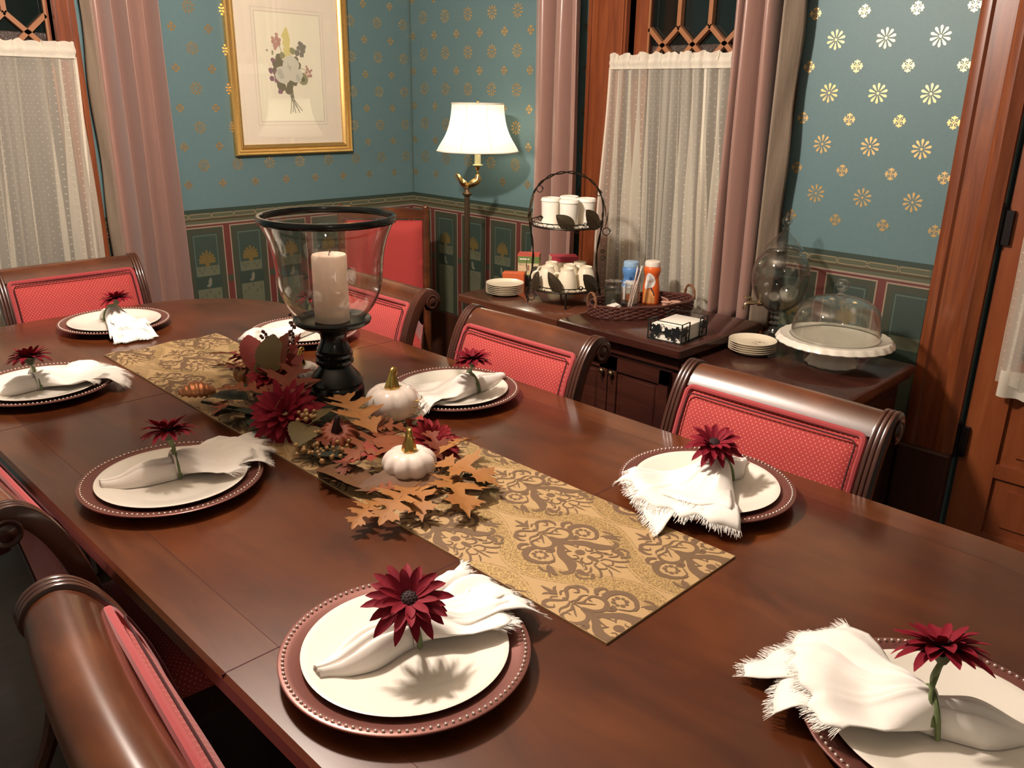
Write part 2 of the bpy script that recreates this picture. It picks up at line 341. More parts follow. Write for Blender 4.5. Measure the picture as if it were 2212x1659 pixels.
# window openings (y range on right wall, x range on back wall)
W2=(1.62,2.15); W1=(.50,1.14); WZ=(.55,2.45); DR=(-.12,.735)
t=.14
def hole(a0,a1,op,z0,z1,f):
    out=[]
    return out
rb=[]   # right wall pieces: (y0,y1,z0,z1)
rb=[(Y0,DR[0],0,ZC),(DR[0],DR[1],2.15,ZC),(DR[1],W2[0],0,ZC),(W2[0],W2[1],0,WZ[0]),(W2[0],W2[1],WZ[1],ZC),(W2[1],YW+.14,0,ZC)]
wr=wallbox('wall_right',[(XW,XW+t,a,b,c,d,0) for a,b,c,d in rb],['wallpaper_teal']); struct(wr,'teal wall with gold stars and painted dado behind the sideboards')
bb=[(X0,W1[0],0,ZC),(W1[0],W1[1],0,WZ[0]),(W1[0],W1[1],WZ[1],ZC),(W1[1],XW,0,ZC)]
wb=wallbox('wall_back',[(a,b,YW,YW+t,c,d,0) for a,b,c,d in bb],['wallpaper_teal']); struct(wb,'teal star-patterned wall with the framed print')
# wallpaper motifs
def star(m,P,r,n=10):
    for k in range(n):
        a=TAU*k/n+PI/2; d=(cs(a),sn(a)); q=(-sn(a),cs(a)); w=r*.135
        pts=[(.22,0),(.55,.55),(.80,1),(.93,.75),(1,0),(.93,-.75),(.80,-1),(.55,-.55)]
        m.add([P(d[0]*r*u+q[0]*w*v,d[1]*r*u+q[1]*w*v) for u,v in pts],[tuple(range(8))])
    m.add([P(r*.14*cs(TAU*k/8),r*.14*sn(TAU*k/8)) for k in range(8)],[tuple(range(8))])
def cross(m,P,r):
    for k in range(4):
        a=PI/2*k; d=(cs(a),sn(a)); q=(-sn(a),cs(a))
        pts=[(.08,.1),(.5,.1),(.62,.42),(.82,.5),(.86,.2),(1.05,0),(.86,-.2),(.82,-.5),(.62,-.42),(.5,-.1),(.08,-.1)]
        m.add([P((d[0]*u+q[0]*v)*r,(d[1]*u+q[1]*v)*r) for u,v in pts],[tuple(range(11))])
        a+=PI/4; d=(cs(a),sn(a)); q=(-sn(a),cs(a))
        m.add([P((d[0]*u+q[0]*v)*r,(d[1]*u+q[1]*v)*r) for u,v in ((.25,.03),(.72,.05),(.72,-.05),(.25,-.03))],[(0,1,2,3)])
m=MB(); e=.0008
for i in range(-3,18):
    for j in range(-1,13):
        y=.996+.160*i; z=1.499+.161*(j-2)
        for (yy,zz,k) in ((y,z,0),(y+.08,z+.0805,1)):
            if zz<DZ+.035 or zz>2.6 or yy>YW-.02 or yy<.9-.02 or (W2[0]-.15<yy<W2[1]+.18): continue
            P=lambda a,b,yy=yy,zz=zz:(XW-e,yy-a,zz+b)
            (star(m,P,.031) if k==0 else cross(m,P,.0195))
m.build('star_pattern',['star_gold'],wr,smooth=False)
m=MB()
for i in range(-4,8):
    for j in range(-1,13):
        x=1.654+.154*i; z=1.482+.154*(j-2)
        for (xx,zz,k) in ((x,z,0),(x-.077,z+.077,1)):
            if zz<DZ+.035 or zz>2.6 or xx>XW-.03 or xx<1.2: continue
            P=lambda a,b,xx=xx,zz=zz:(xx+a,YW-e,zz+b)
            (star(m,P,.0265) if k==0 else cross(m,P,.0175))
m.build('star_pattern',['star_gold'],wb,smooth=False)
# painted dado: border bands, red ground, framed panels with palmettes
DM=['dado_dark','dado_olive','dado_tan','dado_pale','dado_red','dado_green','dado_field','dado_gold','dado_faint','dado_brown','dado_motif','dado_line']
def dado(P,s0,s1,ph,name,par):
    """P(s,z,layer)->xyz ; s along wall"""
    m=MB()
    def R(a,b,c,d,mat,l):
        a=max(a,s0);b=min(b,s1)
        if b>a: m.add([P(a,c,l),P(b,c,l),P(b,d,l),P(a,d,l)],[(0,1,2,3)],mat)
    R(s0,s1,.40,.925,4,1)
    R(s0,s1,.976,.993,0,1); R(s0,s1,.951,.976,1,1); R(s0,s1,.944,.951,9,1); R(s0,s1,.931,.944,1,1); R(s0,s1,.926,.932,3,2)
    k=0; p=.103; x=s0
    while x<s1:
        R(x+.008,x+p-.008,.9715,.9745,2,2); R(x+.008,x+p-.008,.9535,.9565,2,2)
        for q in (-1,1):
            if s0<x-.009 and x+.009<s1: m.add([P(x-.008*q,.9555,2),P(x-.005*q,.9540,2),P(x+.008*q,.9725,2),P(x+.005*q,.9740,2)],[(0,1,2,3)],2)
        x+=p
    i0=int((s0-ph)/.206)-2
    for i in range(i0,i0+40):
        a=ph+.206*i; b=a+.178
        if b<s0 or a>s1: continue
        R(a,b,.40,.918,3,2); R(a+.005,b-.005,.40,.913,5,3)
        R(a+.029,b-.029,.40,.889,0,4); R(a+.0345,b-.0345,.40,.884,11,5); R(a+.039,b-.039,.40,.879,6,6)
        R(a+.034,b-.034,.648,.705,0,7); R(a+.034,b-.034,.40,.648,8,7); R(a+.039,b-.039,.705,.748,8,7)
        R(a-.028,a,.668,.698,5,3)
        c=(a+b)/2
        if c-.05<s0 or c+.05>s1: continue
        for kk in range(9):       # palmette
            an=PI/2+(kk-4)*.36; L=.058-.0045*abs(kk-4)
            dx,dz=cs(an),sn(an)
            pts=[(.008,.0015),(L*.6,.0055),(L*.88,.0055),(L,0),(L*.88,-.0055),(L*.6,-.0055),(.008,-.0015)]
            m.add([P(c+dx*u-dz*v,.762+dz*u+dx*v,8+.06*kk) for u,v in pts],[tuple(range(7))],7)
        m.add([P(c+.011*cs(TAU*q/10),.757+.013*sn(TAU*q/10),9) for q in range(10)],[tuple(range(10))],7)
        for q in (-1,1):          # small scrolls under the palmette
            for z0,dd in ((.735,.016),(.722,.028),(.735,.038)):
                m.add([P(c+q*dd+.006*cs(TAU*g/8),z0+.008*sn(TAU*g/8),8) for g in range(8)],[tuple(range(8))],1)
        pts=[(-.010,-.020),(.002,-.022),(.010,-.012),(.013,.004),(.010,.020),(.002,.016),(-.004,.006),(-.003,-.004),(-.007,-.010),(-.012,-.012),(-.013,-.016),(-.012,-.019)]
        m.add([P(c+u,.677+v,8) for u,v in pts],[tuple(range(12))],10)
        for g in range(5): m.add([P(c+(g-2)*.02+.006*cs(TAU*h/6),.622+.012*((g*7)%3-1)+.010*sn(TAU*h/6),8) for h in range(6)],[tuple(range(6))],1)
    return m.build(name,DM,par,smooth=False)
dado(lambda s,z,l:(XW-.0005-.0003*l,s,z),.90,1.60,.857,'dado_panels',wr)
dado(lambda s,z,l:(XW-.0005-.0003*l,s,z),2.34,YW,.857+.03,'dado_panels',wr)
dado(lambda s,z,l:(s,YW-.0005-.0003*l,z),1.15,XW,1.535,'dado_panels',wb)
m=MB(); m.tube([(XW-.004,YW-.004,1.0),(XW-.004,YW-.004,2.8)],.0028,6); m.build('corner_seam',['dado_line'],wb)
struct(MB().bbox(1.15,XW-.02,YW-.02,YW,0,.40,.006).build('baseboard_back','plinth_wood'),'dark tall baseboard under the picture wall')
m=MB(); m.bbox(XW-.02,XW,.91,1.6,0,.40,.006); m.bbox(XW-.02,XW,1.6,YW,0,.40,.006); struct(m.build('baseboard_right','plinth_wood'),'dark tall baseboard behind the sideboards')
# ------------------------------------------------------------------ windows
def window(P,g0,g1,s0,s1,name,label,cas,tr):
    """P(s,d,z): s along wall, d into room(+)/out(-)"""
    m=MB()
    def B(a,b,d0,d1,z0,z1,mat=0):
        v=[P(x,d,z) for z in (z0,z1) for x,d in ((a,d0),(b,d0),(b,d1),(a,d1))]
        m.add(v,[(3,2,1,0),(4,5,6,7),(0,1,5,4),(1,2,6,5),(2,3,7,6),(3,0,4,7)],mat)
    # sash
    B(s0,g0,-.075,-.035,WZ[0],WZ[1]); B(g1,s1,-.075,-.035,WZ[0],WZ[1]); B(g0,g1,-.075,-.035,WZ[0],WZ[0]+.07); B(g0,g1,-.075,-.035,WZ[1]-.05,WZ[1])
    root=m.build(name,'casing_wood',smooth=False); struct(root,label)
    m=MB(); 
    for a,b in ((g0-.004,g0+.004),(g1-.004,g1+.004)): B(a,b,-.035,-.028,WZ[0]+.05,WZ[1]-.05)
    m.build('sash_bead','muntin_wood',root,smooth=False)
    m=MB(); B(g0,g1,-.058,-.054,1.665,WZ[1]-.05); m.build('glass_pane','window_glass',root,smooth=False)
    m=MB(); B(g0,g1,-.062,-.0585,WZ[0]+.06,1.70); m.build('lower_glass','obscure_glass',root,smooth=False)
    # tracery
    m=MB(); n=3; p=(g1-g0)/n; w=.0085
    def bar(a,za,b,zb,w=w):
        d=Vector((b-a,zb-za)); q=Vector((-d.y,d.x)).normalized()*w
        c=[(a+q.x,za+q.y),(b+q.x,zb+q.y),(b-q.x,zb-q.y),(a-q.x,za-q.y)]
        m.prism(c,lambda u,v,dd:P(u,dd,v),-.05,-.028)
    for k in range(n+1):
        x=g0+p*k
        if 0<k<n: bar(x,1.722,x,WZ[1]-.05)
    for k in range(n):
        x=g0+p*k
        bar(x,1.724,x+p/2,1.662); bar(x+p,1.724,x+p/2,1.662); bar(x+p/2,1.664,x,1.60); bar(x+p/2,1.664,x+p,1.60)
    m.build('tracery','muntin_wood',root,smooth=False)
    # jamb lining and casing
    m=MB()
    B(s0-.02,s0,-.12,0,WZ[0],WZ[1]); B(s1,s1+.02,-.12,0,WZ[0],WZ[1]); B(s0,s1,-.13,-.12,WZ[0]-.02,WZ[1]+.02)
    m.build('jamb','plinth_wood',root,smooth=False)
    m=MB()
    for a,b,q in ((s0-cas,s0,1),(s1,s1+cas,-1)):
        B(a,b,0,.022,WZ[0]-.1,WZ[1]+.1)
        for u in ((a+.008,a+.022),(b-.022,b-.008)): B(*u,.022,.030,WZ[0]-.1,WZ[1]+.1)
    B(s0-cas,s1+cas,0,.03,WZ[0]-.16,WZ[0]-.1); B(s0-cas-.02,s1+cas+.02,0,.05,WZ[0]-.1,WZ[0]-.07)
    m.build('casing','casing_wood',root,smooth=False)
    return root
window(lambda s,d,z:(XW-d,s,z),1.677,2.079,*W2,'window_2','window with pointed tracery between two drapes above the sideboard',.19,0)
window(lambda s,d,z:(s,YW-d,z),.725,1.127,W1[0]+.1,W1[1],'window_1','window with pointed tracery at the left edge',.075,0)
# ------------------------------------------------------------------ door
m=MB(); dx=XW+.012
m.box(dx,dx+.04,DR[1]-.12,DR[1]-.012,.02,2.12); m.box(dx,dx+.04,DR[0]+.012,DR[0]+.12,.02,2.12)
for z0,z1 in ((.02,.16),(.355,.40),(.645,.74),(2.0,2.12)): m.box(dx+.001,dx+.039,DR[0]+.12,DR[1]-.12,z0,z1)
m.box(dx+.001,dx+.039,DR[0]+.12,DR[0]+.4,.16,.18)
door=m.build('door_1','door_wood',smooth=False); struct(door,'reddish panelled wooden door at the right edge')
m=MB()
for z0,z1 in ((.16,.355),(.40,.645)):
    m.box(dx+.014,dx+.03,DR[0]+.12,DR[1]-.12,z0,z1)
    m.box(dx+.006,dx+.02,DR[0]+.16,DR[1]-.165,z0+.035,z1-.035)
m.build('door_panel','door_wood',door,smooth=False)
MB().box(dx+.02,dx+.024,DR[0]+.12,DR[1]-.12,.74,2.0).build('door_glass','window_glass',door,smooth=False)
for z in (1.13,.45):
    h=MB(); h.tube([(XW-.006,DR[1]+.002,z-.055),(XW-.006,DR[1]+.002,z+.055)],.010,10); h.box(XW-.004,XW+.0125,DR[1]-.03,DR[1]+.002,z-.05,z+.05); h.ball((XW-.006,DR[1]+.002,z+.06),.010,8); h.build('hinge','hinge_black',door)
m=MB()
def casing(m,y0,y1,z0,z1):
    n=7; prof=[(0,0),(0,.020),(.012,.028),(.030,.028),(.038,.020),(.095,.020),(.105,.030),(.125,.034),(.140,.022),(.155,.018),(.155,0)]
    k=(y1-y0)/.155
    m.prism(prof,lambda a,b,d:(XW-b,y1-a*k,d),z0,z1)
casing(m,DR[1]+.001,.893,.405,2.2); m.box(XW-.03,XW,DR[0]-.15,.893,2.2,2.33); casing(m,DR[0]-.155,DR[0]-.001,.405,2.2)
tr=m.build('trim_1','casing_wood'); struct(tr,'moulded reddish wooden casing around the door')
m=MB(); m.bbox(XW-.045,XW,DR[1]+.001,.90,0,.405,.006); m.box(XW-.045,XW,DR[0]-.16,DR[0]-.001,0,.405); m.build('plinth_block','plinth_wood',tr)
# ------------------------------------------------------------------ soft furnishings at windows
def drape(name,label,P,s0,s1,ztop,zbot,nf,seed,lin=None,flare=0.0,amp=.035):
    rnd=random.Random(seed); ph=[rnd.uniform(0,TAU) for _ in range(6)]; fr=[nf*rnd.uniform(.8,1.2) for _ in range(3)]
    def f(u,v):
        z=lerp(ztop,zbot,u); s=lerp(s0,s1,v)+ (v-.3)*flare*u
        a=sn(TAU*(nf*v+.10*sn(TAU*v*1.3+ph[0]))+ph[1]+.5*u*sn(ph[2]))
        d=amp*(a*abs(a)**-.25 if abs(a)>1e-4 else 0)+.010*sn(TAU*(fr[1]*1.7*v)+ph[3]+1.2*u)+.004*sn(9*u+ph[4]+8*v)
        s+=.010*cs(TAU*nf*v+ph[1])+.006*sn(5*u+ph[5])*v
        return P(s,.092+d,z)
    m=MB(); m.grid(f,40,int(nf*22)); root=m.build(name,'drape_silk',ang=180,solid=.002); tag(root,label,'curtain','pink silk drapes')
    if lin:
        e,wd=lin; m=MB()
        def g(u,v):
            z=lerp(ztop,zbot,u); base=f(u,1.0 if e==1 else 0.0)
            s=lerp(s0,s1,1.0 if e==1 else 0.0)+((1.0 if e==1 else 0)-.3)*flare*u
            ss=s+(wd*v)*(1 if e==1 else -1)*(1 if s1>s0 else -1)
            return P(ss+.004*sn(30*u+3*v)*v,.092-.035*v+.010*sn(24*u+5*v)*v*(1-u)+.02*(1-v),z)
        m.grid(g,60,8); o=m.build('lining','drape_lining',root,ang=180,solid=.0015); tag(o,'grey-beige turned lining edge')
    return root
PR=lambda s,d,z:(XW-d,s,z)
PB=lambda s,d,z:(s,YW-d,z)
drape('drape','pink silk drape hanging between the floor lamp and the window above the sideboard',PR,2.578,2.312,2.6,.46,2.6,3,amp=.036)
drape('drape','pink silk drape right of the sideboard window, behind the glass drink dispenser',PR,1.648,1.452,2.6,.70,3.2,5,lin=(1,.05),amp=.045)
drape('drape','pink silk drape with turned lining beside the far left window',PB,1.245,1.500,2.6,.25,4.2,9,lin=(0,.030),amp=.046)
def sheerc(name,label,P,s0,s1,z1,z0,nf,seed,spread=.0,head=.012,d0=.045,seams=(0,)):
    rnd=random.Random(seed); ph=[rnd.uniform(0,TAU) for _ in range(8)]
    W=s1-s0
    def prof(u,v,am):
        w_=v+.030*sn(7*v+ph[0])+.015*sn(17*v+ph[7])
        lean=u*(.12*sn(3.6*v+ph[1])+.055*sn(9.5*v+ph[2]))*sn(PI*clamp(v,.0,1))**.5
        s=lerp(s0,s1,v)+spread*u*(v-.5)+lean*W
        a=TAU*nf*w_
        k=.12+.98*abs(sn(5.3*v+ph[3]+.8*u))**1.2
        s+=(1.5*am*k*sn(a+ph[4])+.45*am*sn(2.3*a+ph[5]+u))*(1 if W>0 else -1); d=d0+.9*am*k*(cs(a+ph[4])+.35*cs(2*a+ph[6]+1.5*u))+.25*am*sn(3.1*a+ph[5]+2*u)
        return s,d
    def f(u,v):
        s,d=prof(u,v,lerp(.007,.021,smooth(u*1.6)))
        return P(s,d,lerp(z1-.05,z0,u))
    m=MB(); m.grid(f,36,260,0,lambda u,v:(v*W*2.2,u*(z1-z0)))
    root=m.build(name,'sheer_cloth',ang=180); tag(root,label,'sheer curtain','white dotted sheer curtains')
    def h(u,v):
        s,d=prof(0,v,.005+.005*abs(u-.5)); d=d0+.007+(d-d0)*.5+.003*sn(150*v+ph[2])*(1-u); z=lerp(z1+.003*sn(130*v+ph[1])+.003*sn(57*v),z1-.055,u)
        if .45<u<.75: d+=.004
        return P(s,d,z)
    m=MB(); m.grid(h,8,200,0,lambda u,v:(v*W*2.2,u*.05)); o=m.build('ruffled_header','sheer_header',root,ang=180)
    m=MB(); m.tube([P(s0+.004*(1 if W>0 else -1),d0,z1-.034),P(s1,d0,z1-.034)],.0035,8); m.build('rod','brass',root)
    for v0 in seams:
        m=MB(); am=lambda u:lerp(.007,.021,smooth(u*1.6))
        m.grid(lambda u,v:P(prof(u,v0,am(u))[0]+.009*(v-.5)*(1 if W>0 else -1),prof(u,v0,am(u))[1]+.0025,lerp(z1-.05,z0,u)),34,1)
        m.build('hem_edge' if v0==0 else 'seam_tape','sheer_header',root,ang=180)
    return root
sheerc('sheer_curtain','white dotted sheer curtain on the window behind the sideboard',PR,2.19,1.60,1.632,.60,11,2,spread=0,seams=(0,.74))
sheerc('sheer_curtain','white dotted sheer curtain on the window at the left photo edge',PB,1.190,.45,1.632,.45,13,4,spread=0)
sheerc('sheer_curtain','white dotted sheer curtain on the door at the right edge',lambda s,d,z:(XW-d,s,z),.645,-.02,2.02,.672,9,8,d0=.02)
ds=[o for o in COL.objects if o.name.startswith('sheer_curtain')][-1]
m=MB(); m.grid(lambda u,v:(XW-.024-.010*sn(60*v),lerp(.648,-.02,v),lerp(.715,.632,u)),4,90); m.build('bottom_frill','sheer_header',ds,ang=180)
# ------------------------------------------------------------------ dining table
TX0,TX1,TY0,TY1=.376,1.502,-.09,2.95
def rrect(x0,x1,y0,y1,r,n=10):
    out=[]
    for cx,cy,a0 in ((x1-r,y1-r,0),(x0+r,y1-r,PI/2),(x0+r,y0+r,PI),(x1-r,y0+r,1.5*PI)):
        for k in range(n+1):
            a=a0+PI/2*k/n; out.append((cx+r*cs(a),cy+r*sn(a)))
    return out
tb=thing('dining_table','long dark mahogany dining table with rounded corners set for eight','table',(.939,1.43,0))
def loc(m,dx,dy,dz=0):
    m.v=[(x-dx,y-dy,z-dz) for x,y,z in m.v]; return m
def ringtop(x0,x1,y0,y1,r,z0,z1,inset,m,mat,b=.006):
    A=[rrect(x0+i,x1-i,y0+i,y1-i,max(r-i,.01)) for i in (b*1.5,0,0,b)]
    Z=(z0,z0+b,z1-b,z1); n=len(A[0]); vs=[(x,y,Z[k]) for k in range(4) for x,y in A[k]]
    fs=[(k*n+i,k*n+(i+1)%n,(k+1)*n+(i+1)%n,(k+1)*n+i) for k in range(3) for i in range(n)]
    return vs,fs,n
m=MB(); vs,fs,n=ringtop(TX0,TX1,TY0,TY1,.40,TZ-.034,TZ,0,m,0)
I=rrect(TX0+.085,TX1-.085,TY0+.085,TY1-.085,.315)
vs+=[(x,y,TZ) for x,y in I]
fs+=[(3*n+i,3*n+(i+1)%n,4*n+(i+1)%n,4*n+i) for i in range(n)]
m.add(vs,fs,1); m.add([vs[4*n+i] for i in range(n)],[tuple(range(n))],0); m.add([vs[i] for i in range(n)],[tuple(range(n-1,-1,-1))],0)
loc(m,.939,1.43); m.build('tabletop',['table_wood','table_border'],tb)
m=MB()
for y in (.894,1.99):
    m=MB(); m.box(TX0+.001,TX1-.001,y-.0009,y+.0009,TZ-.03,TZ+.0003)
    loc(m,.939,1.43); m.build('leaf_seam','gimp_groove',tb,smooth=False)
m=MB()
a=rrect(TX0+.083,TX1-.083,TY0+.083,TY1-.083,.317); b_=rrect(TX0+.0838,TX1-.0838,TY0+.0838,TY1-.0838,.3162); n=len(a)
m.add([(x,y,TZ+.0002) for x,y in a+b_],[(i,(i+1)%n,n+(i+1)%n,n+i) for i in range(n)]); loc(m,.939,1.43); m.build('inlay_line','gimp_groove',tb,smooth=False)
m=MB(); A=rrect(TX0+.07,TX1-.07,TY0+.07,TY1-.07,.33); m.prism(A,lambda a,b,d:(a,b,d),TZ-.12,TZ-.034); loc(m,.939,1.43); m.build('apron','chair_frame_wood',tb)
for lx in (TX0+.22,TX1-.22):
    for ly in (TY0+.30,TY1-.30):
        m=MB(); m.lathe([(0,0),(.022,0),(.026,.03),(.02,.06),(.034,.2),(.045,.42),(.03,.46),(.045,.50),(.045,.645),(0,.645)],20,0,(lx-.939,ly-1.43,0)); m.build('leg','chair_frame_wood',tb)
# ------------------------------------------------------------------ table runner
RX0,RX1,RY0,RY1=.786,1.121,.588,2.405
rz=TZ+.0035
def rwarp(x,y):
    t=clamp((y-1.9)/.5); return .0025*t*sn(x*40)+.002*t*sn(y*30)
rn=thing('table_runner','gold and brown damask table runner under the autumn centrepiece','table runner',(.953,1.50,TZ))
m=MB(); 
m.grid(lambda u,v:(lerp(RX0,RX1,v)-.953,lerp(RY0,RY1,u)-1.5,.0035+rwarp(lerp(RX0,RX1,v),lerp(RY0,RY1,u))),60,16)
m.box(RX0-.953,RX1-.953,RY0-1.5,RY1-1.5,.0003,.0012)
n=60
for s_ in (RX0,RX1): m.grid(lambda u,v,s_=s_:(s_-.953,lerp(RY0,RY1,u)-1.5,lerp(.0012,.0035+rwarp(s_,lerp(RY0,RY1,u)),v)),60,1)
for s_ in (RY0,RY1): m.grid(lambda u,v,s_=s_:(lerp(RX0,RX1,u)-.953,s_-1.5,lerp(.0012,.0035+rwarp(lerp(RX0,RX1,u),s_),v)),16,1)
m.build('cloth','runner_cloth',rn)
# damask figures: tapered scrolls, mirrored about the length
SK=[0]
def stroke(m,pts,w,mat,P,tip=.12,bump=0,head=1):
    SK[0]+=1; P_=P; dz=.0000035*(SK[0]%90); P=lambda a,b:(lambda q:(q[0],q[1],q[2]+dz))(P_(a,b))
    C_=crom([(a,b,0) for a,b in pts],6); k=len(C_); Lf=[];Rg=[]
    for i,c in enumerate(C_):
        t=i/(k-1); d=(C_[min(i+1,k-1)]-C_[max(i-1,0)]).normalized(); q=Vector((-d.y,d.x,0))
        ww=w*.40*(tip+(1-tip)*sn(PI*min(1,t**.75*.98+.02))**.8)*(1+bump*abs(sn(t*13)))
        Lf.append(P(c.x+q.x*ww,c.y+q.y*ww)); Rg.append(P(c.x-q.x*ww,c.y-q.y*ww))
    m.add(Lf+Rg,[(i,i+1,k+i+1,k+i) for i in range(k-1)],mat)
def disc(m,a,b,r,mat,P,e=1,n=12): m.add([P(a+r*cs(TAU*k/n),b+r*e*sn(TAU*k/n)) for k in range(n)],[tuple(range(n))],mat)
def motif(m,P0):
    disc(m,0,-34,9,0,P0); disc(m,0,68,5,0,P0)
    stroke(m,[(0,84),(0,100),(0,118)],10,0,P0,.05); stroke(m,[(0,62),(0,30),(0,-2)],3.5,0,P0)
    stroke(m,[(0,-50),(0,-64),(0,-74)],13,0,P0,.3); stroke(m,[(0,-78),(0,-98),(0,-120)],5,0,P0,.05)
    for q in (1,-1):
        P=lambda a,b:P0(a*q,b)
        S_=lambda pts,w,tip=.1,bump=0:stroke(m,pts,w,0,P,tip,bump)
        S_([(2,88),(9,98),(17,101)],7); S_([(3,80),(11,86),(17,84)],5)
        S_([(3,66),(12,74),(22,84),(33,84),(37,74),(30,66),(24,71)],9)           # top volute
        S_([(34,84),(44,76),(46,62),(40,55)],9)
        S_([(1,58),(12,54),(26,56),(36,50)],6); S_([(2,52),(14,44),(26,46)],6); S_([(3,50),(18,34),(24,26)],4)
        S_([(2,36),(8,18),(22,10),(38,16),(44,30),(38,44),(27,44),(26,35)],10)     # big C scroll
        S_([(24,10),(34,2),(42,8)],15,.2)
        S_([(46,42),(56,50),(66,48),(72,40)],9,.2,.35); S_([(52,36),(62,34),(70,40)],9,.2)
        S_([(40,24),(52,30),(68,29),(80,20),(84,4),(78,-10),(66,-16)],13,.2,.25)     # ring round rosette
        S_([(80,8),(78,-8),(66,-20),(54,-24)],10,.2)
        for k in range(8):
            a=TAU*k/8+.2; disc(m,58+10.5*cs(a),6+11*sn(a),4.1 if k%2 else 3.2,0,P,1.1,8)
        S_([(66,-18),(52,-20),(42,-8),(38,-2)],4)
        S_([(88,-16),(92,-28),(90,-38)],7,.2); S_([(70,-24),(82,-30),(94,-46),(100,-52)],5); S_([(74,-28),(84,-44),(86,-56)],10,.2,.3)
        S_([(1,26),(8,4),(22,-10),(34,-26),(44,-48),(58,-62),(72,-58),(74,-48)],17,.12,.25)  # acanthus
        S_([(6,6),(16,-6),(24,-22),(26,-40)],5); S_([(2,10),(8,-6),(10,-20)],5)
        S_([(8,-22),(18,-16),(27,-24),(27,-38),(18,-44),(13,-37),(18,-32)],6.5)      # inner volute
        S_([(30,-36),(34,-50),(44,-60)],6); S_([(28,-44),(26,-56),(34,-68)],5)
        S_([(10,-48),(20,-52),(22,-64),(12,-68),(4,-62)],5.5); S_([(4,-74),(14,-76),(18,-88),(8,-96),(3,-90)],5)
        S_([(8,-100),(14,-110),(22,-118)],4.5); S_([(16,-82),(24,-96),(36,-106),(42,-104)],6); S_([(24,-76),(36,-84),(46,-82)],6)
        S_([(46,-66),(50,-78),(46,-90)],13,.2,.3); S_([(56,-70),(64,-78),(62,-90),(52,-94)],7); S_([(38,-90),(48,-98),(56,-98)],7,.2,.4)
        S_([(26,-64),(34,-74),(40,-72)],5)
m=MB(); mg=MB()
clipP=[((RX0+.001,0,0),(-1,0,0)),((RX1-.001,0,0),(1,0,0)),((0,RY0+.001,0),(0,-1,0)),((0,RY1-.001,0),(0,1,0))]
def HZ(x,y,e): return (x,y,TZ+.0035+rwarp(clamp(x,RX0,RX1),clamp(y,RY0,RY1))+e)
for i in range(-2,3):
    for k in range(-1,7):
        cx=.943+.119*i; cy=.805-(.175 if i%2 else 0)+.35*k
        if cy<RY0-.12 or cy>RY1+.12: continue
        motif(m,lambda a,b,cx=cx,cy=cy:HZ(cx+a*.00092,cy+b*.00100,.0004))
        if i%2==0 or True:
            for q in (1,-1):      # ogee lattice band with beaded lines
                def og(t,off): return (cx+q*(.0595+.040*cs(TAU*t)+off),cy+.35*t*.5*1.0)
                pass
for i in (-3,-1,1,3):   # lattice lines between neighbouring columns
    cx=.943+.0595*i; sg=1 if (i%4==1) else -1
    def og(y,off): 
        return HZ(cx+sg*.036*cs(TAU*(y-.805)/.35)*(1)+off,y,.0002)
    ns=140
    for o0,o1,mat in ((-.017,.017,0),(-.0225,-.0200,1),(.0200,.0225,1)):
        vs=[];fs=[]
        for k in range(ns+1):
            y=lerp(RY0,RY1,k/ns); vs+= [og(y,o0),og(y,o1)]
        fs=[(2*k,2*k+1,2*k+3,2*k+2) for k in range(ns)]
        mg.add(vs,fs,mat)
loc_=[((a-.953 if b[0] else 0,c-1.5 if b[1] else 0,0),b) for ((a,c,_),b) in clipP]
m.v=[(x-.953,y-1.5,z-TZ) for x,y,z in m.v]; mg.v=[(x-.953,y-1.5,z-TZ) for x,y,z in mg.v]
tag(mg.build('gold_lattice',['runner_gold','runner_gold'],rn,smooth=False,clip=loc_),'shiny gold lattice bands'); tag(m.build('damask_figure',['runner_brown'],rn,smooth=False,clip=loc_),'brown scrolling damask figures')
# ------------------------------------------------------------------ scroll-back dining chairs
SP=[(-.165,.42),(-.178,.52),(-.195,.62),(-.210,.70),(-.229,.77),(-.247,.818),(-.264,.850),(-.284,.875),(-.306,.886),(-.327,.878),(-.336,.860),(-.328,.846),(-.316,.848)]
def sweep_xz(m,path,sec,y0,mat=0):
    """path [(x,z)], section [(n,y)] with n to the front (+x side)"""
    P=[Vector((p[0],p[1],0)) for p in path]; k=len(P); ns=len(sec); vs=[]
    for i,p in enumerate(P):
        d=(P[min(i+1,k-1)]-P[max(i-1,0)]).normalized(); nn=Vector((d.y,-d.x,0))
        for a,b in sec: q=p+nn*a; vs.append((q.x,y0+b,q.y))
    fs=[(i*ns+j,i*ns+(j+1)%ns,(i+1)*ns+(j+1)%ns,(i+1)*ns+j) for i in range(k-1) for j in range(ns)]
    fs+=[tuple(range(ns)),tuple((k-1)*ns+j for j in range(ns))]
    return m.add(vs,fs,mat)
SPs=[(p.x,p.y) for p in crom([(a,b,0) for a,b in SP],5)]
def at_h(z):
    for i in range(len(SPs)-1):
        if SPs[i][1]<=z<=SPs[i+1][1] : 
            t=(z-SPs[i][1])/max(1e-6,SPs[i+1][1]-SPs[i][1]); return lerp(SPs[i][0],SPs[i+1][0],t)
    return SPs[-1][0]
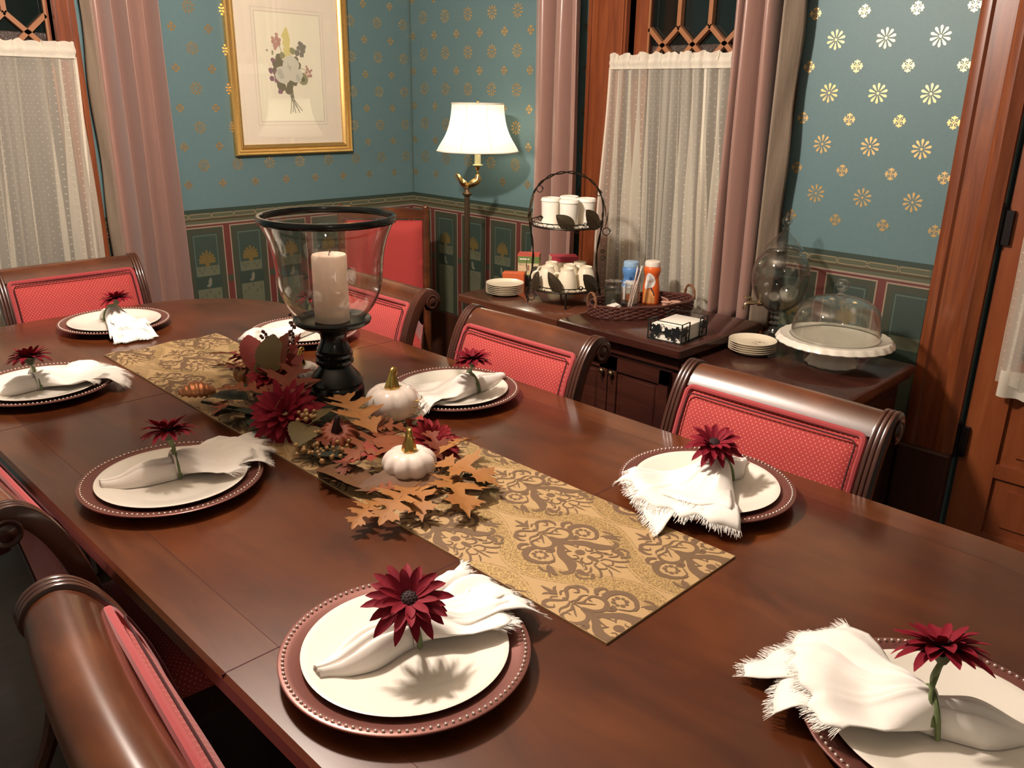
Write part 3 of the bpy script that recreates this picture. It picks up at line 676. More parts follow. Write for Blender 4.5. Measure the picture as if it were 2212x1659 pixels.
def make_chair():
    t=thing('dining_chair','x','chair')
    hw=.227
    for s in (-1,1):
        m=MB(); sec=[]
        for k in range(3):      # three reeds on the front face
            yc=-.0100+.0100*k
            for q in range(5): a=PI*q/4; sec.append((.013+.004*sn(a),yc-.0050*cs(a)))
        sec+=[(-.015,.0152),(-.015,-.0152)]
        sweep_xz(m,SPs,sec,s*(hw+.0),0)
        for q in (-.0158,.0158): m.lathe([(0,-.001),(.012,-.001),(.020,-.0005),(.023,.002),(.020,.004),(.014,.0025),(.009,.005),(0,.006)],20,0,(0,0,0),None,Matrix.Translation((-.314,s*hw+q,.862))@Matrix.Rotation(-PI/2 if q>0 else PI/2,4,'X'))
        m.build('back_post','chair_frame_wood',t)
    # tablet rail that rolls over backwards
    m=MB(); top=[p for p in SPs if p[1]>.80 or p[0]<-.30]; 
    i0=next(i for i,p in enumerate(SPs) if p[1]>.846); path=SPs[i0:]
    k=len(path); fr=[];bk=[]
    for i,p in enumerate(path):
        a=path[min(i+1,k-1)];b=path[max(i-1,0)]; d=Vector((a[0]-b[0],a[1]-b[1])).normalized(); nn=Vector((d.y,-d.x)); w=.010
        fr.append((p[0]+nn.x*w,p[1]+nn.y*w)); bk.append((p[0]-nn.x*w,p[1]-nn.y*w))
    loop=fr+bk[::-1]
    yn=14; vs=[]
    for j in range(yn+1):
        y=lerp(-hw+.014,hw-.014,j/yn); bow=-.010*(1-(y/hw)**2)
        vs+=[(x+bow,y,z) for x,z in loop]
    n=len(loop); fs=[(j*n+i,j*n+(i+1)%n,(j+1)*n+(i+1)%n,(j+1)*n+i) for j in range(yn) for i in range(n)]
    m.add(vs,fs); m.build('top_rail','chair_wood',t)
    # upholstered back
    pw=hw-.0205; z0,z1=.45,.858
    def pad(u,v,o,bul):
        z=lerp(z0,z1,u); y=lerp(-pw,pw,v); e=min(1,9*min(u,1-u,v*1.3,(1-v)*1.3)); 
        x=at_h(z)+o+bul*math.sqrt(max(0,e))*(.55+.45*sn(PI*u)*sn(PI*v))-.008*(1-(y/hw)**2)
        return (x,y,z)
    m=MB(); m.grid(lambda u,v:pad(u,v,.004,.026),26,24,0,lambda u,v:(lerp(-pw,pw,v),u*(z1-z0))); m.grid(lambda u,v:pad(u,v,-.006,-.012),14,14,0,lambda u,v:(lerp(-pw,pw,v),u*(z1-z0)))
    for v0 in (0,1): m.grid(lambda u,v:(lerp(pad(u,v0,.004,.026)[0],pad(u,v0,-.006,-.012)[0],v),lerp(-pw,pw,v0),lerp(z0,z1,u)),26,1,0,lambda u,v:(v*.01,u*.3))
    for u0 in (0,1): m.grid(lambda u,v:(lerp(pad(u0,u,.004,.026)[0],pad(u0,u,-.006,-.012)[0],v),lerp(-pw,pw,u),lerp(z0,z1,u0)),24,1,0,lambda u,v:(u*.4,v*.01))
    bp=m.build('back_pad','red_dotted',t,ang=60)
    def per(i,o,rc=.012):
        pts=[]
        for y,z,a0 in ((pw-i-rc,z1-i-rc,0),(-pw+i+rc,z1-i-rc,PI/2)):
            for q in range(5): a=a0+PI/2*q/4; pts.append((y+rc*cs(a),z+rc*sn(a)))
        pts=[(pw-i,lerp(z0+.02,z1-i-rc,q/8)) for q in range(8)]+pts+[(-pw+i,lerp(z1-i-rc,z0+.02,q/8)) for q in range(1,9)]
        return [(at_h(z)+o-.008*(1-(y/hw)**2),y,z) for y,z in pts]
    m=MB(); m.tube(per(.003,.013),.0068,8,flat=1.0); tag(m.build('welt','red_gimp',bp),'darker braided welt')
    m=MB(); m.tube(per(.0125,.0235),.0018,6); m.build('groove','gimp_groove',bp)
    # seat
    m=MB()
    sh=lambda u,v:(lerp(-.19,.235,u),lerp(-.215-.03*u,.215+.03*u,v))
    def st(u,v): x,y=sh(u,v); e=min(1,7*min(u+.05,1-u,v,1-v)); return (x,y,.445+.035*math.sqrt(max(0,e))+.010*sn(PI*u)*sn(PI*v))
    m.grid(st,18,18,0,lambda u,v:(sh(u,v)[1],sh(u,v)[0]))
    for v0 in (0,1): m.grid(lambda u,v:(*sh(u,v0),lerp(st(u,v0)[2],.43,v)),18,1,0,lambda u,v:(u*.4,v*.02))
    for u0 in (0,1): m.grid(lambda u,v:(*sh(u0,u),lerp(st(u0,u)[2],.43,v)),18,1,0,lambda u,v:(u*.4,v*.02))
    m.build('seat','red_dotted',t,ang=60)
    m=MB()
    for y0 in (-1,1): m.add([(x,y0*(yy+o),z) for z in (.365,.432) for x,yy in ((-.18,.205),(.225,.235)) for o in (0,-.025)],[(0,1,3,2),(4,5,7,6),(0,2,6,4),(1,3,7,5),(0,1,5,4),(2,3,7,6)])
    m.box(.205,.228,-.22,.22,.365,.432); m.box(-.19,-.165,-.21,.21,.365,.445); m.build('seat_frame','chair_frame_wood',t)
    for s in (-1,1):
        m=MB(); m.tube(crom([(.21,s*.225,.40),(.228,s*.227,.25),(.235,s*.228,.12),(.275,s*.23,.0)],4),[.022,.022,.021,.021,.020,.020,.019,.019,.018,.017,.017,.016,.016],8); m.build('leg','chair_frame_wood',t)
        m=MB(); m.tube(crom([(-.165,s*hw,.425),(-.185,s*hw,.28),(-.215,s*hw,.14),(-.285,s*hw,.0)],4),[.023,.022,.022,.021,.021,.020,.020,.019,.019,.018,.018,.017,.017],8); m.build('leg','chair_frame_wood',t)
    return t
ch=make_chair()
CH=[((1.308,.778,0),PI,'red dotted scroll-back dining chair nearest the cake stand, with a bright streak on its rail'),
    ((1.288,1.512,0),PI,'red dotted scroll-back dining chair in the middle of the sideboard side'),
    ((1.313,2.215,0),PI,'red dotted scroll-back dining chair on the sideboard side, partly behind the glass hurricane'),
    ((.955,2.863,0),-PI/2,'red scroll-back dining chair at the far head of the table, before the sheer curtain'),
    ((.515,.765,0),-.11,'dark-backed dining chair at the lower left corner, its curved rail seen from behind'),
    ((.560,1.515,0),0,'dining chair cut by the left photo edge, only its scroll and red back showing')]
for i,(l,r,lb) in enumerate(CH):
    c=ch if i==0 else copy_tree(ch)
    c.location=l; c.rotation_euler=(0,0,r); tag(c,lb,'chair','scroll-back chairs around the dining table')
# ------------------------------------------------------------------ square-backed chair in the corner
t=thing('side_chair','square-backed plain red upholstered chair standing alone in the far corner','chair',(2.20,3.015,0),math.radians(-131))
CZ=.975
for s in (-1,1):
    m=MB(); m.tube([(-.20,s*.195,.0),(-.17,s*.195,.25),(-.16,s*.195,.43),(-.175,s*.195,.70),(-.205,s*.195,CZ)],[.017,.019,.019,.018,.016],8); m.ball((-.206,s*.195,CZ+.004),.016,8); m.build('back_post','chair_wood',t)
    m=MB(); m.tube([(.13,s*.165,.40),(.135,s*.165,.2),(.14,s*.165,0)],[.021,.018,.014],8); m.build('leg','chair_wood',t)
m=MB(); m.prism([(-.19,CZ-.045),(.19,CZ-.045),(.19,CZ-.004),(.1,CZ+.004),(-.1,CZ+.004),(-.19,CZ-.004)],lambda a,b,d:(-.201+d,a,b),-.014,.014); m.build('crest_rail','chair_wood',t)
m=MB()
def bk(u,v,o):
    z=lerp(.55,CZ-.052,u); e=math.sqrt(clamp(9*min(u,1-u,v,1-v))); return (lerp(-.167,-.200,u)+o*e,lerp(-.178,.178,v),z)
m.grid(lambda u,v:bk(u,v,.03),16,16,0,lambda u,v:(v*.36,u*.36)); m.grid(lambda u,v:bk(u,v,-.02),10,10,0,lambda u,v:(v*.36,u*.36)); m.build('back_pad','red_striped',t,ang=70)
m=MB(); m.grid(lambda u,v:(lerp(-.16,.15,u),lerp(-.175,.175,v),.43+.05*math.sqrt(clamp(8*min(u,1-u,v,1-v)))),14,14,0,lambda u,v:(v*.4,u*.4)); m.box(-.16,.15,-.175,.175,.40,.435); m.build('seat','red_striped',t,ang=70)
m=MB(); m.box(-.17,.155,-.18,.18,.36,.402); m.build('seat_frame','chair_wood',t)
# ------------------------------------------------------------------ place settings
def mesh_charger():
    m=MB(); m.lathe([(0,.0015),(.085,.0015),(.092,0),(.100,0),(.112,.004),(.130,.011),(.150,.0165),(.1635,.0195),(.1655,.0205),(.1655,.0225),(.1635,.0235),(.150,.0205),(.130,.0150),(.116,.0085),(.106,.0062),(0,.0060)],96)
    o=m.build('charger_plate','charger_copper',ang=50)
    m=MB()
    for k in range(110):
        a=TAU*k/110; m.ball((.1585*cs(a),.1585*sn(a),.0232),.0025,5)
    m.build('beaded_rim','bead_metal',o)
    return o
def mesh_plate():
    m=MB(); m.lathe([(0,.002),(.070,.002),(.074,0),(.080,0),(.083,.003),(.105,.008),(.128,.0145),(.1355,.0175),(.1365,.019),(.1350,.0195),(.126,.0175),(.104,.0115),(.088,.0070),(.080,.0058),(0,.0055)],80)
    return m.build('dinner_plate','porcelain',ang=50)
CHG=mesh_charger(); PLT=mesh_plate(); ZP=TZ+.0062
def zb(x,y,c):
    r=math.hypot(x-c[0],y-c[1])
    if r<.09: z=ZP+.0062
    elif r<.137: z=lerp(ZP+.0062,ZP+.0200,(r-.09)/.047)
    elif r<.168: z=lerp(ZP+.0200,TZ+.0250,(r-.137)/.031)
    else: z=max(TZ+.0060,TZ+.0250-(r-.168)*.45)
    return z
def make_napkin(c,ring,tip,cL,cR,seed,label,layers=3,hgt=.040,wt=.030,lay=None,sag=1):
    rnd=random.Random(seed); R=Vector((ring[0],ring[1])); T=Vector((tip[0],tip[1])); m=MB(); mf=MB()
    ax=(R-T).normalized(); px=Vector((-ax.y,ax.x))
    base=thing('napkin',label,'napkin',(ring[0],ring[1],zb(*ring,c)),0,'white fringed napkins on the plates')
    O=Vector((ring[0],ring[1],zb(*ring,c)))
    L_=(T-R).length
    # rolled closed end
    def fr(u,v):      # u 0 ring ->1 tip, v -1..1
        w=lerp(lerp(.026,wt,smooth(u*2.2)),.010,smooth((u-.35)/.65)**1.3); h=lerp(lerp(hgt-.006,hgt*.92,smooth(u*2.5)),.010,smooth((u-.3)/.7))
        p=R-ax*L_*u+px*(w*v*(1+.1*sn(5*u+seed)))
        z=zb(p.x,p.y,c)*1.0
        q=math.sqrt(max(0,1-abs(v)**2.4)); zz=h*q
        zz-=.011*math.exp(-((v-.22-.2*u)/.13)**2)*sn(PI*min(1,u*1.2+.05))*q + .006*math.exp(-((v+.42-.25*u)/.12)**2)*q
        return (p.x-O.x,p.y-O.y,z+.0012+zz-O.z)
    m.grid(lambda u,v:fr(u,2*v-1),22,30)
    # fanned end in layers
    cL=Vector(cL);cR=Vector(cR); mid=(cL+cR)/2
    for k in range(layers):
        if lay and k<len(lay): A,B_=Vector(lay[k][0]),Vector(lay[k][1])
        else:
            sh=[0,.20,-.16,.1][k]; sc=[1.0,.90,.80,.7][k]
            A=R+(cL-R)*sc; B_=R+(cR-R)*sc; d=(B_-A)*sh*.5; A+=d; B_+=d
        ph=rnd.uniform(0,TAU); kf=rnd.choice([.5,.65,.8]); lift=.0015+.0060*(k); am=.0070-.001*k
        rag=[rnd.uniform(-1,1) for _ in range(9)]
        def fan(s,v,k=k,A=A,B_=B_,ph=ph,kf=kf,lift=lift,am=am,rag=rag):
            v1=(v+1)/2; E=A+(B_-A)*v1; bulge=.010*(1-v*v)
            dirv=(E-R); qf=v1*7.999; qi=int(qf); E=E+dirv.normalized()*(bulge+.010*lerp(rag[qi],rag[qi+1],smooth(qf-qi))*s**3)
            ww=.026; Q=R+px*(ww*v)
            if (B_-A).dot(px)<0: Q=R-px*(ww*v)
            t=s**.92; p=Q+(E-Q)*t
            hr=hgt*(math.sqrt(max(0,1-abs(v)**2.4)))*(1-smooth(s*1.6)) - .004*k*(1-smooth(s*1.6))
            fold=am*sn(PI*kf*2*v+ph+.8*s)*smooth(s*1.5)*(1-.45*s)+am*smooth(s*1.5)*(1-.5*s)+.0018*sn(7*v+5*s+ph)*s*(1-s)*3
            crease=.009*(math.exp(-abs(v-.1*k+.15)/.14)+.8*math.exp(-abs(v+.55-.2*k)/.10))*(1-s)*smooth(s*4)
            z=zb(p.x,p.y,c)+.0012+lift+max(0,hr)+fold+crease
            if s>.9 : z=max(z-.004*(s-.9)*10,zb(p.x,p.y,c)+.0012+lift*.5)
            return Vector((p.x-O.x,p.y-O.y,z-O.z))
        m.grid(lambda u,v:tuple(fan(u,2*v-1)),20,30)
        nth=210
        for q in range(nth):
            v=-1+2*(q+rnd.random())/nth; e=fan(1,v); d=(fan(1,v)-fan(.95,v)).normalized()
            sd=Vector((d.y,-d.x,0)); Lh=.008+.008*rnd.random(); b=e+d*Lh+sd*rnd.gauss(0,.0035)+Vector((0,0,rnd.gauss(-.001,.002)))
            wdt=.00055
            zmin=zb(b.x+O.x,b.y+O.y,c)-O.z+.0008; b.z=max(b.z,zmin)
            o=e-d*.002
            mf.add([o-sd*wdt,o+sd*wdt,b+sd*wdt*.5,b-sd*wdt*.5],[(0,1,2,3)])
    m.build('cloth','napkin_linen',base,ang=180,solid=.0012)
    tag(mf.build('fringe','napkin_thread',base,smooth=False),kind='stuff')
    return base
def petal_mesh(m,L,W,a,rise,curl,z0,r0,rnd,mat=0,cup=.34,nu=7):
    d=(cs(a),sn(a)); q=(-sn(a),cs(a)); vs=[]
    tw=rnd.gauss(0,.12)
    for i in range(nu+1):
        t=i/nu; w=W*.5*(sn(PI*(t*.86+.10))**.7 if t<.999 else .08)
        r=r0+L*t*(1-.15*curl*t); z=z0+rise*t*L+curl*L*(-t*t*.55)
        for v in (-1,-.4,.4,1):
            vv=w*v; vs.append((d[0]*r+q[0]*vv,d[1]*r+q[1]*vv,z+cup*abs(v)**1.5*w+tw*vv))
    m.add(vs,[(i*4+j,i*4+j+1,(i+1)*4+j+1,(i+1)*4+j) for i in range(nu) for j in range(3)],mat)
def flower_head(parent,R,seed,rows,mat,M4,eye=.22,namep='petals',cal=True):
    rnd=random.Random(seed); m=MB()
    for (n,L,W,rise,curl,z0) in rows:
        for k in range(n): petal_mesh(m,L*R*rnd.uniform(.88,1.08),W*R*rnd.uniform(.9,1.1),TAU*(k+rnd.uniform(-.2,.2))/n+rows.index((n,L,W,rise,curl,z0))*.21,rise+rnd.gauss(0,.07),curl+rnd.gauss(0,.1),z0*R,R*.10,rnd)
    o=m.build(namep,mat,parent,ang=180,mat4=M4)
    if eye:
        m=MB(); m.ball((0,0,R*.06),R*eye,12,0,(1,1,.55))
        for k in range(26):
            a=k*2.4; r=R*eye*.9*math.sqrt(k/26); m.ball((r*cs(a),r*sn(a),R*.06+R*eye*.5*math.sqrt(max(0,1-(r/(R*eye))**2))),R*.024,5)
        m.build('flower_eye','flower_eye',parent,mat4=M4)
    if cal:
        m=MB(); m.lathe([(0,-R*.34),(R*.08,-R*.33),(R*.16,-R*.22),(R*.24,-R*.06),(R*.10,.0)],14)
        for k in range(7): petal_mesh(m,R*.38,R*.2,TAU*k/7,.05,-.1,-R*.10,R*.12,rnd)
        m.build('calyx','calyx_green',parent,mat4=M4)
    return o
ROWS=[(15,.97,.27,.06,.5,.0),(14,.86,.25,.36,.42,.03),(11,.62,.21,.72,.3,.05)]
def make_ring(c,ring,ax,head,tilt,seed,label,R=.056,hgt=.040):
    """ax: direction along the napkin; head: xyz of flower centre; tilt: vector the flower faces"""
    O=Vector((ring[0],ring[1],zb(*ring,c))); rt=thing('flower_napkin_ring',label,'napkin ring',O,0,'burgundy flower napkin rings')
    a=Vector(ax).normalized(); p=Vector((-a.y,a.x,0)); H=Vector(head)-O
    F=Vector(tilt).normalized(); x=F.orthogonal().normalized(); y=F.cross(x)
    M4=Matrix(((x.x,y.x,F.x,H.x),(x.y,y.y,F.y,H.y),(x.z,y.z,F.z,H.z),(0,0,0,1)))
    flower_head(rt,R,seed,ROWS,'petal_burgundy',M4)
    m=MB(); pts=[]
    for k in range(25):
        th=PI*1.12*k/24-.10; pts.append(p*(.0315*cs(th))+Vector((0,0,.004+(hgt+.0025)*max(0,sn(th))))+a*(.006*sn(th*.7)))
    m.tube(pts,.0034,8); e=H-F*R*.28
    top=pts[12]; m.tube(crom([top-a*.004-p*.012,(top+e)*.5+a*.003,e],8),.0036,8)
    m.tube(crom([pts[3]*1.0+a*.005,pts[9]+a*.005+Vector((0,0,.003)),(pts[12]+e)*.5,e],6),.0028,8)
    m.build('stem','flower_stem',rt)
    return rt
def V2(*a): return [tuple(a[i:i+2]) for i in range(0,len(a),2)]
SET=[ # name, centre, ring, tip, fan corners, layers, flower centre, facing, text
 ('near left',(.567,.752),(.582,.776),(.452,.786),(.760,.872),(.735,.672),[((.768,.872),(.715,.775)),((.764,.800),(.745,.680)),((.725,.745),(.668,.672))],(.566,.742,.858),(-.22,-.42,1),'in the left foreground, before the near runner corner'),
 ('near right',(.935,.198),(.935,.214),(1.000,.112),(1.066,.374),(.815,.390),[((1.066,.374),(.850,.420)),((.985,.395),(.812,.345)),((.90,.365),(.805,.275))],(.950,.222,.868),(.25,.25,1),'cut by the lower right corner of the photo'),
 ('sideboard near',(1.296,.758),(1.354,.762),(1.425,.752),(1.170,.610),(1.205,.886),[((1.090,.715),(1.205,.886)),((1.175,.612),(1.120,.80)),((1.19,.64),(1.15,.86))],(1.318,.762,.852),(-.30,-.25,1),'in front of the chair nearest the cake stand'),
 ('left middle',(.570,1.468),(.582,1.494),(.455,1.515),(.792,1.545),(.765,1.420),[((.800,1.590),(.765,1.49)),((.792,1.525),(.715,1.385)),((.725,1.455),(.640,1.375))],(.576,1.482,.868),(.10,.30,1),'on the left side, touching the autumn leaves'),
 ('sideboard middle',(1.296,1.492),(1.335,1.466),(1.440,1.462),(1.10,1.395),(1.190,1.580),None,(1.302,1.428,.868),(.0,.12,1),'behind the taller white pumpkin'),
 ('left far',(.566,2.204),(.548,2.208),(.455,2.200),(.735,2.10),(.715,2.280),[((.690,2.320),(.735,2.20)),((.750,2.18),(.700,2.065)),((.69,2.15),(.64,2.08))],(.535,2.150,.866),(.1,.35,1),'cut by the left photo edge'),
 ('sideboard far',(1.310,2.205),(1.345,2.215),(1.430,2.21),(1.14,2.10),(1.135,2.265),None,(1.345,2.215,.872),(.2,.2,1),'half hidden behind the black candle stand'),
 ('head',(.930,2.700),(.945,2.752),(.945,2.820),(.975,2.490),(.850,2.500),None,(.938,2.690,.852),(-.1,.25,1),'at the far head of the table'),
]
for i,(nm,c,rg,tip,cl,cr,lay,hd,tl,txt) in enumerate(SET):
    g=CHG if i==0 else copy_tree(CHG); g.location=(c[0],c[1],TZ); g.rotation_euler=(0,0,.3*i)
    tag(g,'copper beaded charger plate '+txt,'charger plate','copper charger plates')
    g=PLT if i==0 else copy_tree(PLT); g.location=(c[0],c[1],ZP)
    tag(g,'cream dinner plate under the napkin, '+txt,'plate','cream dinner plates')
    make_napkin(c,rg,tip,cl,cr,11+i,'white fringed napkin '+txt,lay=lay,layers=3)
    ax=(rg[0]-tip[0],rg[1]-tip[1],0)
    if nm=='sideboard far': 
        make_ring(c,rg,ax,hd,tl,40+i,'burgundy flower napkin ring hidden behind the hurricane candle stand',R=.050)
    else: make_ring(c,rg,ax,hd,tl,40+i,'burgundy silk flower napkin ring '+txt,R=.058 if i<2 else .054)
# ------------------------------------------------------------------ candle stand, hurricane, candle
cx,cy=1.083,1.690
cb=TZ+.0045
m=MB(); m.lathe([(0,0),(.066,0),(.071,.004),(.071,.018),(.066,.030),(.068,.036),(.060,.050),(.046,.066),(.038,.076),(.040,.080),(.046,.085),(.046,.092),(.041,.096),(.045,.101),(.045,.108),(.040,.112),(.042,.118),(.034,.132),(.031,.146),(.033,.158),(.050,.170),(.078,.178),(.091,.186),(.0935,.193),(.091,.197),(.083,.194),(.070,.189),(.03,.187),(0,.187)],56)
o=m.build('candle_stand','black_gloss',None,(cx,cy,cb),ang=35); tag(o,'glossy black turned pedestal candle stand in the middle of the table','candle stand')
ht=thing('hurricane_shade','clear bell-shaped glass hurricane shade with black rim around the candle','hurricane shade',(cx,cy,cb+.1905))
m=MB(); pr=[(.074,0),(.084,.014),(.100,.034),(.113,.058),(.121,.085),(.1245,.115),(.127,.145),(.132,.175),(.140,.203),(.150,.226),(.156,.240)]
pr=[(r,z) for r,z in [(p.x,p.y) for p in crom([(a,b,0) for a,b in pr],4)]]
m.lathe(pr+[(r-.0022,z+.0003) for r,z in pr[::-1]],64); m.build('glass_bell','clear_glass',ht,ang=180)
m=MB(); m.lathe([(.152,.236),(.159,.236),(.161,.240),(.161,.248),(.158,.252),(.151,.252),(.149,.247),(.149,.240),(.152,.236)],64); m.build('rim','black_gloss',ht)
m=MB(); m.lathe([(0,0),(.040,0),(.0415,.003),(.0415,.157),(.039,.161),(.03,.1605),(.012,.158),(0,.1575)],40)
o=m.build('pillar_candle','candle_wax',None,(cx,cy,cb+.1885)); tag(o,'unlit ivory pillar candle standing inside the glass hurricane','candle')
m=MB(); m.tube(crom([(0,0,.157),(.001,0,.164),(.004,.001,.167),(.006,.001,.165)],4),.0011,6); m.build('wick','wick',o)
# ------------------------------------------------------------------ pumpkins
def pumpkin(name,label,loc,R,H,ribs,mat,stemmat,seed,sh=.045,rz=0,tilt=None,depth=.10):
    rt=thing(name,label,'pumpkin',loc,rz,None,tilt)
    m=MB(); n=96; prof=[]
    for k in range(21):
        t=PI*k/20; r=R*(sn(t)**.72 if 0<k<20 else 0); z=H*.5*(1-cs(t)); 
        z-=.16*H*math.exp(-(r/(R*.38))**2)*(1 if k>10 else -.6); prof.append((r,z))
    z0=min(z for _,z in prof); prof=[(r,z-z0) for r,z in prof]
    m.lathe(prof,n,0,(0,0,0),lambda a,r,z:1-depth*abs(cs(a*ribs/2))**5 if r>.001 else 1)
    m.build('body',mat,rt,ang=180)
    zt=prof[-1][1]
    m=MB(); P=crom([(0,0,zt-.004),(.001,0,zt+sh*.35),(.003,0,zt+sh*.75),(.008,.002,zt+sh*1.0),(.013,.003,zt+sh*1.02)],5); k=len(P)
    rr=[lerp(R*.27,R*.125,smooth(i/(k-1)*1.7)) for i in range(k)]
    vs=[];ns=20
    for i,p in enumerate(P):
        d=(P[min(i+1,k-1)]-P[max(i-1,0)]).normalized(); x=Vector((0,1,0)); y=d.cross(x).normalized()
        for j in range(ns):
            a=TAU*j/ns; q=rr[i]*(1+.20*cs(5*a+1.2*i/k)); vs.append(p+x*q*cs(a)+y*q*sn(a))
    m.add(vs,[(i*ns+j,i*ns+(j+1)%ns,(i+1)*ns+(j+1)%ns,(i+1)*ns+j) for i in range(k-1) for j in range(ns)]+[tuple((k-1)*ns+j for j in range(ns))]); m.build('stem',stemmat,rt,ang=50)
    return rt
vt=thing('votive_cup','small clear glass cup under the taller white pumpkin','glass cup',(1.068,1.440,TZ+.0045))
m=MB(); m.lathe([(0,0),(.026,0),(.030,.003),(.031,.016),(.029,.016),(.027,.006),(0,.005)],32); m.build('cup','heavy_glass',vt)
pumpkin('white_pumpkin','taller white ceramic pumpkin with gold stem, on a clear glass cup',(1.068,1.440,TZ+.0185),.062,.083,9,'pumpkin_white','gold_shiny',1,.042,0,None,.055)
pumpkin('white_pumpkin','squat white ceramic pumpkin with gold stem nearest the viewer, among golden leaves',(.905,1.172,TZ+.0145),.0535,.064,9,'pumpkin_white','gold_shiny',2,.040,.6,None,.09)
pumpkin('white_pumpkin','white ceramic pumpkin behind the candle stand, only its top and gold stem showing',(1.060,1.815,TZ+.0045),.050,.062,9,'pumpkin_white','gold_shiny',3,.040,0,None,.07)
pumpkin('copper_pumpkin','shiny copper pumpkin with curled stem at the far left of the centrepiece',(.950,1.895,TZ+.008),.043,.062,8,'copper_pumpkin','copper_pumpkin',4,.040,2.4,(.25,-.35,2.4),.14)
pumpkin('fabric_pumpkin','small striped rust-orange pumpkin with dark stick stem among the berries',(.900,1.402,TZ+.012),.043,.052,14,'gourd_orange','flower_eye',5,.030,0,(.30,-.35,0),.22)
# ------------------------------------------------------------------ autumn garland
gd=thing('autumn_garland','autumn garland of silk leaves, burgundy mums and berries lying on the runner','garland',(.93,1.45,TZ+.004))
G=Vector((.93,1.45,TZ+.004))
def leaf_outline(kind,rnd):
    """stations (t on midrib, x along, y half width) from stem to tip, unit length"""
    o=[(0,0,.01)]
    if kind=='oak':
        nl=4
        for i in range(nl):
            a=.10+.205*i; e=[.62,1.0,.92,.62][i]*rnd.uniform(.88,1.1); d=.20
            o+=[(a,a,.13),(a+.03,a+.05,.45*e),(a+.06,a+.10,.80*e),(a+.09,a+.17,1.0*e),(a+.11,a+.15,.70*e),(a+.13,a+.20,.62*e),(a+.15,a+.17,.38*e),(a+.18,a+.18,.16)]
        o+=[(.93,.92,.14),(.95,.955,.12),(1,1,.004)]
    elif kind=='maple':
        for i,(a,e,fw) in enumerate(((.06,.62,-.02),(.26,1.0,.10),(.58,.62,.10))):
            e*=rnd.uniform(.9,1.08)
            o+=[(a,a,.20*e+.03),(a+.03,a+.02+fw*.3,.45*e),(a+.05,a+.00+fw*.5,.62*e),(a+.07,a+.05+fw*.6,.64*e),(a+.09,a+.08+fw,1.0*e),(a+.11,a+.13+fw*.8,.66*e),(a+.13,a+.17+fw*.9,.70*e),(a+.15,a+.17+fw*.5,.40*e),(a+.19,a+.21,.20*e+.02)]
        o+=[(.80,.80,.17),(.84,.86,.20),(.87,.88,.10),(1,1,.004)]
    else:
        for i in range(1,20):
            t=i/20; o.append((t,t+(.012 if i%2 else 0),sn(PI*t**.85)**.85*(1+(.06 if i%2 else -.02))))
        o.append((1,1,.004))
    return o
def leaf(kind,a,b,mat,seed,wid=None,arch=.012,fold=.25,roll=0,name=None):
    rnd=random.Random(seed); A=Vector(a)-G; B=Vector(b)-G; ax=(B-A); L=ax.length; ax.normalize()
    side=Vector((0,0,1)).cross(ax)
    if side.length<.05: side=Vector((1,0,0))
    side.normalize(); side=Matrix.Rotation(roll,3,ax)@side; up=ax.cross(side)
    W=(wid or .6)*L*.5; m=MB(); vs=[]; c1,c2=rnd.uniform(-.4,.7),rnd.uniform(-.4,.7); ph=rnd.uniform(0,6)
    OL=leaf_outline(kind,rnd); OR=leaf_outline(kind,rnd); n=len(OL)
    def pt(x,y,sg):
        w=W*y; c=c1 if sg<0 else c2
        return A+ax*(L*x)+side*(w*sg)+up*(arch*sn(PI*clamp(x))+fold*w*(1-.9*c*y)+.05*L*y*y*sn(5*x+ph+sg)*.5)
    for k in range(n):
        t=OL[k][0]; l=OL[k]; r=OR[k]
        vs+=[pt(l[1],l[2],-1),pt(lerp(t,l[1],.5),l[2]*.5,-1),pt(t,0,1),pt(lerp(t,r[1],.5),r[2]*.5,1),pt(r[1],r[2],1)]
    m.add(vs,[(i*5+j,i*5+j+1,(i+1)*5+j+1,(i+1)*5+j) for i in range(n-1) for j in range(4)])
    m.tube([A-ax*L*.22+Vector((0,0,-.004)),A,pt(.4,0,1)+up*.0004,pt(.85,0,1)+up*.0003],[.0013,.0012,.0008,.0004],5)
    lo=min(p[2] for p in m.v)
    if lo<.001: m.v=[(x,y,z+(.001-lo)) for x,y,z in m.v]
    return m.build(name or (kind+'_leaf' if kind!='ovate' else 'oval_leaf'),mat,gd,ang=180)
